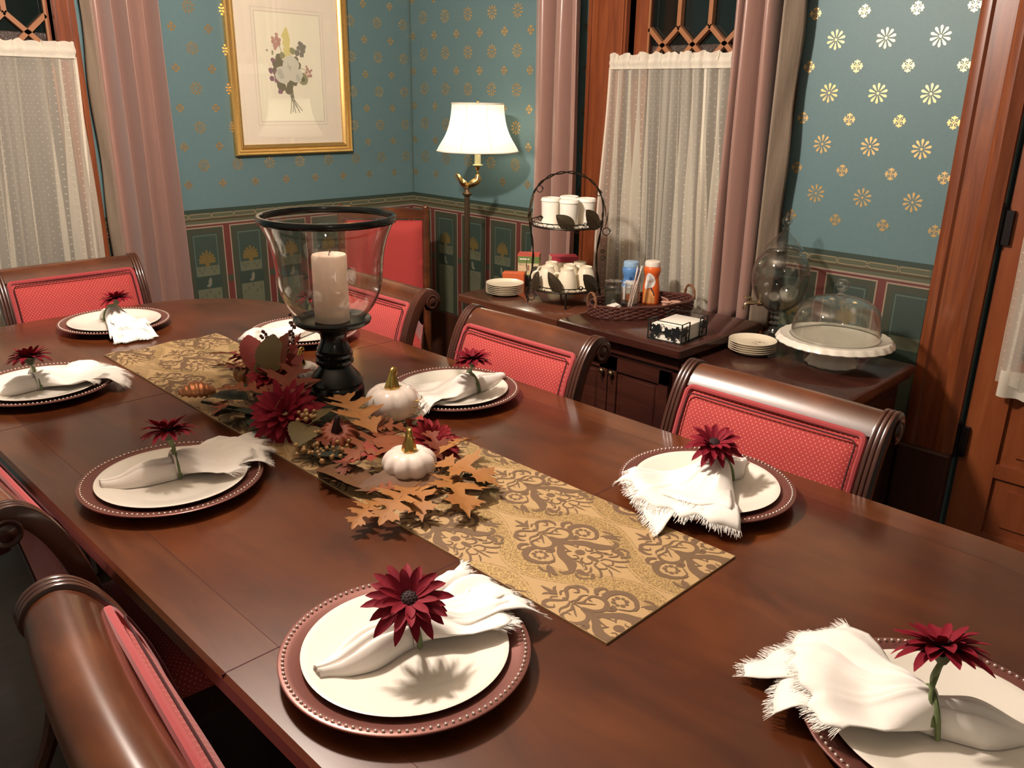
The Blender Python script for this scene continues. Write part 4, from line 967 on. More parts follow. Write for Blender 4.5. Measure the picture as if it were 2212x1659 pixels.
LV=[('oak',(.850,1.090,.800),(.735,1.040,.784),'leaf_gold',.75),('oak',(.790,1.120,.782),(.700,1.070,.778),'leaf_gold',.6),
('maple',(.872,1.105,.788),(.800,1.005,.780),'leaf_gold',.8),('maple',(.925,1.095,.797),(.862,.952,.786),'leaf_gold',.85),
('maple',(.940,1.135,.806),(.985,1.000,.786),'leaf_gold',.85),('oak',(.975,1.115,.776),(.965,.992,.772),'leaf_green',.6),
('oak',(.960,1.150,.812),(1.085,1.175,.800),'leaf_gold',.7),('oak',(.925,1.300,.815),(.968,1.520,.835),'leaf_gold',.55),
('oak',(.945,1.285,.815),(.815,1.258,.806),'leaf_orange',.6),('ovate',(.965,1.235,.815),(.845,1.250,.800),'leaf_orange',.55),
('maple',(.905,1.225,.805),(.812,1.275,.800),'leaf_red',.7),('ovate',(.925,1.095,.785),(.790,1.195,.776),'leaf_brown',.4),
('ovate',(.820,1.170,.774),(.800,1.335,.770),'leaf_brown',.45),('oak',(.805,1.190,.772),(.775,1.290,.770),'leaf_brown',.7),
('ovate',(.870,1.455,.815),(.958,1.478,.815),'leaf_green',.65),('ovate',(.870,1.462,.805),(.795,1.400,.796),'leaf_green',.7),
('ovate',(.865,1.725,.792),(.800,1.820,.785),'leaf_dark',.75),('ovate',(.835,1.620,.790),(.775,1.715,.778),'leaf_dark',.8),('ovate',(.880,1.640,.785),(.800,1.590,.775),'leaf_dark',.8),
('oak',(.895,1.655,.815),(.826,1.810,.806),'leaf_orange',.45),('oak',(1.020,1.950,.800),(.955,2.105,.800),'leaf_wine',.55),('oak',(1.040,1.945,.800),(.985,2.060,.790),'leaf_wine',.6),
('ovate',(.940,1.830,.815),(.985,1.930,.885),'leaf_wine',.5),('ovate',(.948,1.755,.830),(.978,1.790,.918),'leaf_green',.75),('ovate',(.960,1.745,.830),(1.000,1.755,.925),'leaf_rust',.75),
('ovate',(.945,1.770,.805),(.960,1.800,.875),'leaf_green',.7),('oak',(.985,1.745,.820),(1.040,1.765,.915),'leaf_red',.35),
('maple',(.850,1.550,.845),(.975,1.665,.870),'leaf_rust',.85),('maple',(.880,1.545,.84),(.990,1.585,.850),'leaf_rust',.8),('ovate',(1.005,1.300,.815),(1.000,1.245,.845),'leaf_red',.5),
('maple',(.97,1.150,.795),(.995,1.235,.830),'leaf_rust',.7),('maple',(.93,1.21,.79),(.87,1.155,.785),'leaf_orange',.7),('ovate',(.93,1.30,.785),(.99,1.37,.785),'leaf_rust',.6),('oak',(.96,1.34,.785),(1.01,1.44,.79),'leaf_orange',.6),
('ovate',(.88,1.60,.79),(.96,1.58,.80),'leaf_dark',.8),('ovate',(.93,1.50,.785),(1.0,1.56,.79),'leaf_dark',.8),('ovate',(.90,1.73,.79),(.93,1.82,.79),'leaf_dark',.7),('ovate',(.87,1.33,.775),(.82,1.42,.775),'leaf_dark',.7),('maple',(.955,1.08,.785),(1.02,1.04,.78),'leaf_dark',.6),
('oak',(.84,1.10,.79),(.79,1.155,.782),'leaf_orange',.7),('oak',(.90,1.06,.782),(.905,.985,.776),'leaf_gold',.65),('oak',(.99,1.20,.80),(1.075,1.235,.795),'leaf_orange',.6),('maple',(.86,1.30,.785),(.80,1.245,.778),'leaf_rust',.8),
('oak',(.95,1.40,.79),(1.03,1.335,.79),'leaf_orange',.6),('ovate',(.99,1.45,.785),(1.06,1.51,.785),'leaf_green',.6),('oak',(.83,1.76,.79),(.775,1.70,.780),'leaf_rust',.6),('oak',(.97,1.84,.81),(.905,1.935,.81),'leaf_wine',.5),('oak',(.99,1.87,.80),(.93,2.02,.79),'leaf_orange',.45),('ovate',(1.01,1.78,.81),(1.075,1.87,.85),'leaf_wine',.5),('maple',(.90,1.47,.79),(.84,1.36,.79),'leaf_rust',.7)]
for i,(k,a,b,mt,w_) in enumerate(LV): leaf(k,a,b,mt,i+3,w_,.010,.22,random.uniform(-.3,.3))
# curled bronze leaf at the tip
m=MB(); A=Vector((.840,1.840,.783))-G; B=Vector((.762,1.866,.790))-G
ax=(B-A).normalized(); sd=Vector((-ax.y,ax.x,0))
m.grid(lambda u,v:tuple(A+(B-A)*u+sd*(.030*sn(PI*(u*.8+.12))*cs(PI*(v*1.3-.15)))+Vector((0,0,.004+.030*sn(PI*(u*.8+.12))*sn(PI*clamp(v*1.3-.15))+.002*sn(40*u)))),24,16)
m.build('curled_leaf','bronze_shine',gd,ang=180,solid=.001)
MUM=[(16,1.0,.27,.10,.35,0),(15,.88,.25,.35,.3,.05),(13,.70,.22,.65,.3,.10),(10,.48,.2,1.0,.3,.14),(7,.30,.16,1.5,.2,.18)]
def mum(c,F,R,seed,mat):
    F=Vector(F).normalized(); x=F.orthogonal().normalized(); y=F.cross(x); c=Vector(c)-G
    M4=Matrix(((x.x,y.x,F.x,c.x),(x.y,y.y,F.y,c.y),(x.z,y.z,F.z,c.z),(0,0,0,1)))
    flower_head(gd,R,seed,MUM,mat,M4,0,'mum_flower',False)
mum((.858,1.545,.808),(-.45,-.55,1),.082,1,'petal_burgundy'); mum((.960,1.775,.815),(-.2,-.2,1),.068,2,'petal_wine'); mum((1.000,1.222,.800),(-.05,-.5,.9),.062,3,'petal_wine'); mum((.955,1.700,.800),(.2,-.3,1),.05,4,'petal_wine')
rb_=random.Random(5)
def berries(c,n,sp,r,mat,h=.0):
    m=MB(); c=Vector(c)-G
    for k in range(n):
        p=c+Vector((rb_.gauss(0,sp),rb_.gauss(0,sp),abs(rb_.gauss(0,sp*.5))+h*k/n)); p.z=max(p.z,r+.001); m.ball(p,r*rb_.uniform(.8,1.15),7)
        m.tube([c+Vector((0,0,-.003)),p],.0006,4)
    return m.build('berry_cluster',mat,gd)
berries((.868,1.470,.820),12,.010,.0052,'berry_gold'); berries((.845,1.425,.800),12,.011,.005,'berry_gold'); berries((.832,1.385,.783),26,.018,.005,'berry_gold'); berries((.870,1.352,.780),24,.018,.0046,'berry_gold')
for c0,c1 in (((.985,1.835,.80),(1.000,1.875,.900)),((1.010,1.80,.80),(1.075,1.855,.935))):
    m=MB(); a=Vector(c0)-G;b=Vector(c1)-G; m.tube([a,(a+b)*.5+Vector((.004,0,.004)),b],.0013,5)
    for k in range(20):
        t_=.42+.58*k/19; p=a.lerp(b,t_)+Vector((rb_.uniform(-.008,.008),rb_.uniform(-.008,.008),rb_.uniform(-.005,.005))); m.ball(p,.0045,6)
    m.build('berry_sprig','berry_dark',gd)
m=MB(); pts=[]
for k in range(60):
    t_=k/59; a=TAU*3*t_; pts.append(Vector((1.085+.010*cs(a)+.012*t_,1.385+.010*sn(a),.79+.045*t_))-G)
m.tube(pts,.0009,5); m.tube([Vector((1.06,1.36,.775))-G,pts[0]],.0009,5); m.build('wire_curl','gold_shiny',gd)
m=MB()
for P_ in ([(.80,1.83,.775),(.87,1.66,.775),(.93,1.45,.778),(.93,1.25,.776),(.93,1.08,.774)],[(.95,1.90,.775),(.94,1.75,.775),(.90,1.55,.775),(.88,1.35,.775)]): m.tube([Vector(p)-G for p in crom(P_,6)],.0035,6)
m.build('vine_stem','leaf_dark',gd)
# ------------------------------------------------------------------ sideboards
HA,HB=.74,.695
sb=thing('sideboard','taller dark wood sideboard under the window, holding the tiered wire stand and tray','sideboard',(2.38,1.89,0))
def L_(m): return loc(m,2.38,1.89)
m=MB(); m.bbox(2.115,2.620,1.884,2.408,.712,HA,.005); L_(m).build('top_leaf','sideboard_wood_lit',sb)
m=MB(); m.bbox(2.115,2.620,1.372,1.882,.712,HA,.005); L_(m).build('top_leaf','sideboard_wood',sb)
m=MB(); m.box(2.17,2.615,1.405,2.375,.09,.712); m.bbox(2.155,2.62,1.39,2.39,.66,.712,.008); m.bbox(2.15,2.62,1.385,2.395,.05,.12,.008); L_(m).build('carcass','sideboard_wood',sb)
for a,b in ((1.43,1.672),(1.676,1.918),(1.935,2.145),(2.149,2.358)):
    m=MB(); m.box(2.158,2.17,a,b,.14,.645)
    for u0,u1,z0,z1 in ((a,a+.035,.14,.645),(b-.035,b,.14,.645),(a,b,.14,.18),(a,b,.60,.645)): m.box(2.150,2.160,u0,u1,z0,z1)
    m.bbox(2.154,2.160,a+.05,b-.05,.195,.585,.004)
    d=L_(m).build('door','sideboard_wood',sb)
    ky=b-.018 if a in(1.43,1.935) else a+.018
    m=MB(); m.lathe([(0,0),(.006,0),(.004,.006),(.008,.011),(.009,.015),(.006,.019),(0,.02)],14,0,(0,0,0),None,Matrix.Translation((2.150,ky,.592))@Matrix.Rotation(-PI/2,4,'Y')); m.tube([(2.143,ky,.587),(2.139,ky,.572),(2.142,ky,.560)],.002,6); L_(m).build('knob','knob_metal',d)
for y in (1.44,2.34):
    for x in (2.21,2.58):
        m=MB(); m.lathe([(0,0),(.02,0),(.028,.02),(.024,.05),(0,.05)],14,0,(x,y,0)); L_(m).build('foot','sideboard_wood',sb)
lb=thing('low_cabinet','lower dark wood cabinet beside the door, under the cake stand','cabinet',(2.40,1.12,0))
def L2(m): return loc(m,2.40,1.12)
m=MB(); m.bbox(2.13,2.676,.864,1.376,.668,HB,.005); m.bbox(2.14,2.67,.874,1.370,.652,.668,.004); L2(m).build('top','sideboard_wood',lb)
m=MB(); m.box(2.16,2.665,.905,1.368,.08,.652); m.box(2.20,2.62,.899,.905,.13,.60); m.bbox(2.145,2.67,.89,1.37,.03,.10,.008); L2(m).build('carcass','sideboard_wood',lb)
for y in (.93,1.34):
    for x in (2.19,2.63):
        m=MB(); m.box(x-.025,x+.025,y-.025,y+.025,0,.04); L2(m).build('foot','sideboard_wood',lb)
for a,b in ((.93,1.135),(1.14,1.345)):
    m=MB(); m.box(2.15,2.16,a,b,.12,.64); m.bbox(2.144,2.152,a+.03,b-.03,.15,.61,.004); L2(m).build('door','sideboard_wood',lb)
# ------------------------------------------------------------------ plates in stacks
def small_plate(R,h,name,mat):
    m=MB(); m.lathe([(0,.001),(R*.58,.001),(R*.60,0),(R*.66,0),(R*.72,.003),(R*.93,h*.72),(R,h*.93),(R*.995,h),(R*.92,h*.80),(R*.72,.0055),(R*.6,.0042),(0,.004)],48); return m.build(name,mat,None,ang=50)
p0=small_plate(.0745,.013,'side_plate','cream_china')
for k in range(6):
    o=p0 if k==0 else copy_tree(p0); o.location=(2.250,2.280,HA+.0005+.0068*k)
    tag(o,['lowest','second lowest','third from the bottom','third from the top','second from the top','topmost'][k]+' cream plate of the stack beside the orange box','plate','cream plates stacked on the sideboard')
p0=small_plate(.0765,.016,'saucer','cream_china')
for k in range(5):
    o=p0 if k==0 else copy_tree(p0); o.location=(2.405,1.288,HB+.0005+.0070*k)
    tag(o,['lowest','second lowest','middle','second from the top','topmost flower-printed'][k]+' small plate of the stack before the glass dispenser','plate','small plates stacked on the low cabinet')
m=MB()
for k in range(9):
    a=k*.9; m.lathe([(0,0),(.004,0),(.0038,.0002),(0,.0002)],7,0,(.022*cs(a)*.9+.006,.013*sn(a*1.7)-.012,.0043))
m.build('flower_print','plate_print',o)
# ------------------------------------------------------------------ cake stand and dome
cs_=thing('cake_stand','white scalloped milk-glass cake stand on the low cabinet','cake stand',(2.484,1.055,HB+.0005)); cs_.scale=(.915,.915,.93)
m=MB(); sc=lambda a,r,z:1+(.022*abs(cs(a*14))**.6 if r>.165 else 0)
m.lathe([(.03,.088),(.06,.086),(.150,.084),(.172,.083),(.184,.078),(.188,.077),(.190,.080),(.183,.092),(.177,.097),(.160,.093),(.05,.092),(0,.092)],112,0,(0,0,0),sc); m.build('plate','milk_glass',cs_,ang=50)
m=MB(); sb2=lambda a,r,z:1+(.03*cs(a*12) if z<.03 else 0)
m.lathe([(0,.002),(.078,.002),(.084,0),(.086,.004),(.078,.016),(.058,.042),(.040,.062),(.033,.074),(.034,.084),(.04,.088)],72,0,(0,0,0),sb2); m.build('foot','milk_glass',cs_)
gd_=thing('cake_dome','clear glass dome with ball knob covering the empty cake stand','cake dome',(2.484,1.055,HB+.0873)); gd_.scale=(.915,.915,.95)
pr=[(.144,0),(.146,.004),(.143,.03),(.141,.055),(.136,.078),(.124,.100),(.102,.117),(.072,.128),(.040,.134),(.012,.136)]
pr=[(p.x,p.y) for p in crom([(a,b,0) for a,b in pr],4)]
m=MB(); m.lathe(pr+[(max(r-.003,.008),z-.0028) for r,z in pr[::-1]],64); m.build('bell','clear_glass',gd_,ang=180)
m=MB(); m.lathe([(.1435,0),(.147,0),(.1475,.003),(.1445,.004)],64); m.build('rim','heavy_glass',gd_)
m=MB(); m.lathe([(.030,.134),(.026,.139),(.012,.142),(.008,.148),(.012,.153),(.020,.160),(.0235,.170),(.021,.181),(.012,.189),(0,.191)],32); m.build('knob','heavy_glass',gd_,ang=180)
# ------------------------------------------------------------------ drink dispenser
dd=thing('drink_dispenser','empty clear glass urn-shaped drink dispenser with brass tap and pointed lid','drink dispenser',(2.602,1.318,HB+.0005))
def prof(l,n=4): return [(max(0,p.x),p.y) for p in crom([(a,b,0) for a,b in l],n)]
m=MB(); m.lathe([(0,.002),(.048,.002),(.052,.0)]+prof([(.053,.004),(.045,.014),(.026,.026),(.018,.038),(.014,.050),(.021,.058),(.013,.066),(.020,.076),(.016,.088),(.022,.097)])+[(0,.10)],40); m.build('foot','heavy_glass',dd,ang=180)
P_=prof([(.020,.098),(.040,.108),(.066,.130),(.085,.165),(.0935,.205),(.092,.245),(.080,.278),(.064,.297),(.054,.304)])
m=MB(); m.lathe(P_+[(max(.001,r-.003),z+.001) for r,z in P_[::-1]],56); m.build('bowl','urn_glass',dd,ang=180)
m=MB()     # cut bunch ornament: small glass drops on the side facing the table
ro=random.Random(4)
for k in range(22):
    q=k/21; a=math.radians(lerp(195,262,q)+ro.uniform(-7,7)); z=lerp(.14,.25,q)+ro.uniform(-.02,.02); i=min(range(len(P_)),key=lambda q:abs(P_[q][1]-z)); r=P_[i][0]; m.ball((r*cs(a),r*sn(a),z),.0026,5)
m.build('cut_ornament','heavy_glass',dd,ang=180)
m=MB(); m.lathe(prof([(.050,.302),(.060,.306),(.062,.312),(.055,.322),(.036,.345),(.016,.364),(.009,.372),(.014,.379),(.006,.386),(.013,.394),(.017,.404),(.012,.414),(.005,.424),(.002,.433)])+[(0,.434)],40); m.build('lid','urn_glass',dd,ang=180)
m=MB(); a=math.radians(143); d=Vector((cs(a),sn(a),0)); b=d*.066+Vector((0,0,.130))
m.tube([b-d*.01,b+d*.004,b+d*.006,b+d*.018,b+d*.020,b+d*.040],[.012,.012,.006,.006,.008,.008],12); m.tube(crom([b+d*.034,b+d*.048-Vector((0,0,.004)),b+d*.052-Vector((0,0,.022))],4),.006,10); m.tube([b+d*.030,b+d*.030+Vector((0,0,.016)),b+d*.031+Vector((0,0,.018)),b+d*.056+Vector((0,0,.022))],[.004,.004,.0035,.003],8)
m.build('tap','tap_brass',dd)
# ------------------------------------------------------------------ boxes
def carton(name,label,c,rz,w,d,h,topm,mid,extra,z0=HA):
    rt=thing(name,label,'box',(c[0],c[1],z0+.0005),rz)
    m=MB(); m.bbox(-w/2,w/2,-d/2,d/2,0,h,.0015); m.build('carton',mid,rt)
    for (nm,mt,quads) in extra:
        m=MB()
        for (face,a0,a1,b0,b1) in quads:
            e=.0005
            if face=='f': v=[(a0,-d/2-e,b0),(a1,-d/2-e,b0),(a1,-d/2-e,b1),(a0,-d/2-e,b1)]
            elif face=='r': v=[(w/2+e,a0,b0),(w/2+e,a1,b0),(w/2+e,a1,b1),(w/2+e,a0,b1)]
            else: v=[(a0,b0,h+e),(a1,b0,h+e),(a1,b1,h+e),(a0,b1,h+e)]
            m.add(v,[(0,1,2,3)])
        m.build(nm,mt,rt,smooth=False)
    return rt
rzb=math.radians(-53)
carton('tea_box','green and red printed tea box behind the left leg of the wire stand',(2.452,2.345),rzb,.088,.060,.128,None,'box_green',
 [('top_panel','box_red',[('t',-.044,.044,-.03,.03),('f',-.044,.044,.120,.128),('r',-.03,.03,.121,.128)]),('printed_front','box_cream',[('f',-.042,.043,.045,.092)]),('side_panel','box_yellow',[('r',-.029,.029,.035,.100)]),
  ('lettering','label_white',[('f',-.036,.004,.106,.111)]),('picture','box_red',[('f',-.042,-.02,.045,.052),('f',-.004,.004,.062,.084),('f',-.03,-.01,.080,.090),('f',.012,.018,.052,.066)]),('picture_dark','box_black',[('f',-.038,-.015,.082,.091),('f',-.040,-.030,.060,.074),('f',.015,.043,.06,.08),('f',-.012,-.006,.05,.06),('f',-.044,.044,0,.040)]),('small_print','label_white',[('f',.006,.03,.026,.034),('f',.0,.034,.010,.016)])])
carton('tea_box','low orange tea box beside the cream plate stack',(2.372,2.352),rzb,.088,.048,.060,None,'box_orange',[('lettering','label_orange',[('f',-.022,.006,.034,.039),('f',-.008,.036,.020,.025)]),('bottom_band','box_cream',[('f',-.042,.0,.0,.010)])])
carton('tea_box','cream box with crimson lid behind the upside-down mugs',(2.560,2.255),math.radians(-38),.110,.070,.118,None,'box_cream',[('lid_panel','box_magenta',[('t',-.055,.055,-.035,.035),('f',-.055,.055,.096,.118),('r',-.035,.035,.096,.118)])])
# ------------------------------------------------------------------ tiered wire stand
RZ=math.radians(-45); SC=(2.335,2.050)
ws=thing('tiered_stand','two-tier dark wire stand with metal leaves and a twisted arched handle','tiered stand',(SC[0],SC[1],HA),RZ)
zl,zu=.057,.288; R0=.128
def ring(r,z,n=48): return [(r*cs(TAU*k/n),r*sn(TAU*k/n),z) for k in range(n)]
def wleaf(m,base,tip,w,mat=0,cup=.2):
    A=Vector(base);B=Vector(tip);ax=B-A;L=ax.length;ax.normalize(); out=Vector((A.x+B.x,A.y+B.y,0)); 
    out=out.normalized() if out.length>1e-5 else Vector((0,-1,0)); sd=ax.cross(out).normalized(); out=sd.cross(ax)
    n=14; vs=[]
    for i in range(n+1):
        t=i/n; ww=w*.5*sn(PI*t**.75)**.8+.0002
        for v in (-1,-.5,0,.5,1): vs.append(A+ax*L*t+sd*ww*v+out*(-cup*ww*abs(v)+.003*sn(PI*t)+(.0012 if (i%2 and abs(v)>.2) else 0)))
    m.add(vs,[(i*5+j,i*5+j+1,(i+1)*5+j+1,(i+1)*5+j) for i in range(n) for j in range(4)],mat)
    m.tube([A,A.lerp(B,.5)+out*.0035,B],.0012,5,mat)
for nm,z in (('lower_tray',zl),('upper_tray',zu)):
    m=MB(); m.tube(ring(R0,z),.0032,8,0,True); m.tube(ring(R0,z+.016),.0018,6,0,True); m.tube(ring(R0*.55,z-.001),.0015,6,0,True)
    for k in range(12):
        a=TAU*k/12; m.tube([(.0,0,z),(R0*cs(a),R0*sn(a),z)],.0015,6)
    for k in range(18):
        a=TAU*k/18; pts=[(R0*cs(a+.13*cs(q)),R0*sn(a+.13*cs(q)),z+.008+.007*sn(q)) for q in [TAU*i/10 for i in range(10)]]; m.tube(pts,.0010,5,0,True)
    m.build(nm,'black_iron',ws)
    if nm=='lower_tray':
        m=MB(); m.lathe([(0,0),(R0-.006,0),(R0-.003,.003),(R0-.004,.004),(0,.003)],40,0,(0,0,zl+.0022)); tag(m.build('plate_liner','cream_china',ws),'cream plate lining the lower tray')
    else:
        m=MB(); m.lathe([(0,0),(R0-.006,0),(R0-.003,.003),(R0-.004,.004),(0,.003)],40,0,(0,0,zu+.0022)); tag(m.build('plate_liner','milk_glass',ws),'white plate lining the upper tray')
for s in (-1,1):
    m=MB(); P=crom([(s*(R0+.006),0,.001),(s*(R0+.012),0,.02),(s*(R0+.004),0,zl),(s*(R0-.010),0,.17),(s*(R0+.004),0,zu),(s*(R0+.006),0,zu+.05)],6)
    for q in (0,PI): m.tube([p+Vector((.0024*cs(i*.9+q),.0024*sn(i*.9+q),0)) for i,p in enumerate(P)],.0022,6)
    m.build('upright','black_iron',ws)
m=MB(); AR=[]
for k in range(41):
    a=PI*k/40; AR.append(Vector((-(R0+.006)*cs(a),0,zu+.05+.138*sn(a)**.9)))
for q in (0,PI): m.tube([p+Vector((0,.0038*cs(i*.8+q),.0038*sn(i*.8+q))) for i,p in enumerate(AR)],.0024,6)
m.build('handle','black_iron',ws)
m=MB(); m.tube(crom([(0,-R0,zl),(0,-R0-.004,.03),(0,-R0-.006,.001)],5),.004,8); m.build('leg','black_iron',ws)
m=MB(); m.tube(crom([(0,R0,zl),(0,R0+.004,.03),(0,R0+.006,.001)],5),.004,8); m.build('leg','black_iron',ws)
def curl(c,r):
    m=MB(); pts=[]
    for k in range(22):
        a=TAU*1.15*k/21; q=r*(1-.35*k/21); pts.append((c[0]+q*cs(a),c[1]+q*sn(a)*.2,c[2]+q*sn(a)))
    m.tube(pts,.0016,6); m.build('scroll','black_iron',ws)
for c,r in (((-.100,-.02,zu+.128),.013),((.115,0,zu+.115),.012),((.150,0,zu-.024),.016),((-.098,-.085,zu+.034),.009),((.062,-.115,zu+.016),.008),((-.122,-.055,zl-.028),.017),((.055,-.118,zl+.018),.008),((.142,.0,zl+.11),.008),((.140,0,zl+.135),.007)): curl(c,r)
for b,t_,w_ in (((-.122,-.02,zu+.118),(-.142,-.02,zu+.028),.046),((-.142,-.01,zu+.035),(-.120,-.04,zu+.002),.03),((.132,0,zu+.10),(.146,-.01,zu+.02),.034),((.020,-.127,zu+.002),(-.045,-.128,zu+.052),.052),((.115,-.075,zu+.0),(.060,-.118,zu+.070),.060),((.142,-.03,zu+.0),(.150,-.02,zu+.05),.035),
    ((-.118,-.075,zl-.005),(-.100,-.085,zl+.075),.048),((-.020,-.129,zl+.0),(-.066,-.115,zl+.078),.046),((.118,-.075,zl+.0),(.060,-.122,zl+.070),.058),((-.140,0,.11),(-.140,.01,.16),.03)):
    m=MB(); wleaf(m,b,t_,w_); m.build('metal_leaf','bronze_leaf',ws,ang=180)
# cups on the stand
def stand_pt(x,y): 
    c,s=cs(RZ),sn(RZ); return (SC[0]+x*c-y*s,SC[1]+x*s+y*c)
pc=thing('paper_cup','x','cup')
m=MB(); m.lathe([(0,0),(.0320,0),(.0325,.001),(.0352,.082),(.0345,.082),(0,.080)],28); m.build('body','paper_white',pc)
m=MB(); m.lathe([(.0352,.080),(.0372,.0805),(.0375,.084),(.0355,.087),(.0345,.091),(.031,.0925),(.029,.090),(0,.090)],28); m.build('lid','paper_white',pc)
for i,(x,y,lb) in enumerate(((.006,-.062,'front white lidded paper cup on the upper tier'),(-.058,-.012,'left white lidded paper cup on the upper tier'),(.070,-.012,'right white lidded paper cup on the upper tier'),(.012,.050,'rear white lidded paper cup on the upper tier, behind the other three'))):
    o=pc if i==0 else copy_tree(pc); q=stand_pt(x,y); o.location=(q[0],q[1],HA+zu+.0065); tag(o,lb,'cup','white paper cups on the upper tier')
mg_=thing('mug','x','mug')
m=MB(); m.lathe([(.037,0),(.0385,.001),(.0385,.004),(.036,.030),(.029,.058),(.0245,.068),(.0235,.071),(.0235,.077),(.0215,.078),(.020,.074),(0,.074)],32); m.lathe([(.037,0),(.034,.03),(.027,.056),(0,.062)],24); m.build('body','cream_china',mg_)
m=MB(); m.tube(crom([(.035,0,.020),(.052,0,.024),(.056,0,.040),(.046,0,.054),(.030,0,.055)],5),.0045,8); m.build('handle','cream_china',mg_)
for i,(x,y,rz_,lb) in enumerate(((-.065,-.040,2.2,'front left upside-down cream mug on the lower tier'),(.006,-.078,1.9,'front middle upside-down cream mug on the lower tier'),(.078,-.036,.8,'front right upside-down cream mug on the lower tier'),(-.046,.044,2.0,'rear left upside-down cream mug on the lower tier'),(.020,.002,1.4,'centre upside-down cream mug on the lower tier'),(.062,.055,1.0,'rear right upside-down cream mug on the lower tier'))):
    o=mg_ if i==0 else copy_tree(mg_); q=stand_pt(x,y); o.location=(q[0],q[1],HA+zl+.0065); o.rotation_euler=(0,0,rz_); tag(o,lb,'mug','upside-down mugs on the lower tier')
# ------------------------------------------------------------------ wicker tray and its contents
TC=(2.425,1.752); TR=math.radians(-22)
tw=thing('wicker_tray','oval dark red wicker tray with loop handles on the sideboard','tray',(TC[0],TC[1],HA+.0005),TR)
a_,b_=.205,.108
m=MB(); m.add([(a_*cs(TAU*k/48),b_*sn(TAU*k/48),z) for z in (0,.004) for k in range(48)],[tuple(range(47,-1,-1)),tuple(range(48,96))]+[(k,(k+1)%48,48+(k+1)%48,48+k) for k in range(48)]); m.build('base','wicker',tw)
m=MB(); ns=52
for r_ in range(6):
    pts=[]
    for k in range(ns*4):
        t_=k/(ns*4); f=1+.020*sn(PI*ns*t_+PI*r_)+.012*r_/5; pts.append((a_*f*cs(TAU*t_),b_*f*1.0*sn(TAU*t_)+0,.005+.0066*r_))
    m.tube(pts,.0034,5,0,True)
for k in range(ns):
    a=TAU*(k+.5)/ns; m.tube([(a_*cs(a),b_*sn(a),.001),(a_*1.01*cs(a),b_*1.01*sn(a),.043)],.0022,5)
m.tube([(a_*1.02*cs(TAU*k/64),b_*1.02*sn(TAU*k/64),.043+.0015*sn(9*TAU*k/64)) for k in range(64)],.0042,6,0,True)
m.build('woven_wall','wicker',tw)
for s in (-1,1):
    m=MB(); 
    for q in (0,PI): m.tube([Vector((s*(a_*1.0),-.030*cs(PI*k/16),.035+.048*sn(PI*k/16)**.7))+Vector((.0028*cs(k*1.1+q),.0,.0028*sn(k*1.1+q))) for k in range(17)],.0034,6)
    m.build('handle','wicker_handle',tw)
def tray_pt(x,y): c,s=cs(TR),sn(TR); return (TC[0]+x*c-y*s,TC[1]+x*s+y*c)
TZ2=HA+.0052
def creamer(name,label,loc_,bodym,lidm,rz,bands):
    rt=thing(name,label,'creamer bottle',(*loc_,TZ2),rz)
    P_=prof([(.030,.001),(.0315,.006),(.0315,.055),(.030,.070),(.027,.088),(.0265,.100),(.0305,.116),(.0320,.126),(.0300,.136),(.0265,.140)])
    m=MB(); m.lathe([(0,0),(.028,0)]+P_+[(0,.140)],32); m.build('body',bodym,rt)
    m=MB(); m.lathe([(.0262,.139),(.0285,.140),(.0290,.152),(.0270,.158),(.022,.160),(0,.160)],32); m.build('lid',lidm,rt)
    def rad(z): return next((P_[i][0] for i in range(len(P_)) if P_[i][1]>=z),.03)
    for nm,mt,pts,off in bands:
        m=MB(); n=14
        # region on the wall: pts list of (angle centre, half angle) per z rows
        vs=[];k=len(pts)
        for z,ac,ah in pts:
            for j in range(n+1): a=ac-ah+2*ah*j/n; r=rad(z)+.0005+off; vs.append((r*cs(a),r*sn(a),z))
        m.add(vs,[(i*(n+1)+j,i*(n+1)+j+1,(i+1)*(n+1)+j+1,(i+1)*(n+1)+j) for i in range(k-1) for j in range(n)]); m.build(nm,mt,rt)
    return rt
fa=math.radians(-135)  # towards the viewer
creamer('creamer_bottle','orange creamer bottle with cream lid on the wicker tray',(2.545,1.800),'bottle_orange','lid_white',0,
 [('label_swirl','label_white',[(.118,fa-.5,.18),(.105,fa-.4,.55),(.088,fa-.35,.75),(.074,fa-.42,.68),(.064,fa-.55,.45),(.058,fa-.8,.2)],0),('label_cup','label_orange',[(.006,fa-.40,.75),(.03,fa-.42,.72),(.05,fa-.45,.60),(.058,fa-.48,.35)],.0),('lettering','label_rust',[(.095,fa-.40,.40),(.0965,fa-.40,.40)],.0004),('lettering','label_rust',[(.087,fa-.40,.45),(.0885,fa-.40,.45)],.0004),('leaf_mark','ink_dark',[(.066,fa-.22,.05),(.056,fa-.08,.10),(.046,fa+.12,.06),(.034,fa+.20,.04)],.0006)])
creamer('creamer_bottle','blue and white creamer bottle behind the stirrers on the wicker tray',(2.478,1.848),'bottle_blue','bottle_lid_blue',0,
 [('label_white','label_white',[(.004,fa,1.3),(.03,fa,1.3),(.06,fa,1.25),(.085,fa,1.1),(.092,fa,.8)],0),('badge','ink_blue',[(.094,fa-.1,.12),(.100,fa-.1,.26),(.106,fa-.1,.12)],.0008),('picture','label_rust',[(.012,fa-.1,.35),(.028,fa-.1,.55),(.044,fa-.05,.45)],.0005),('lettering','ink_grey',[(.072,fa,.55),(.0745,fa,.55)],.0005),('lettering','ink_grey',[(.062,fa,.45),(.0640,fa,.45)],.0005)])
gl=thing('glass_jar','clear glass holding thin pink and white stirrers before the blue bottle','glass',(2.428,1.798,TZ2))
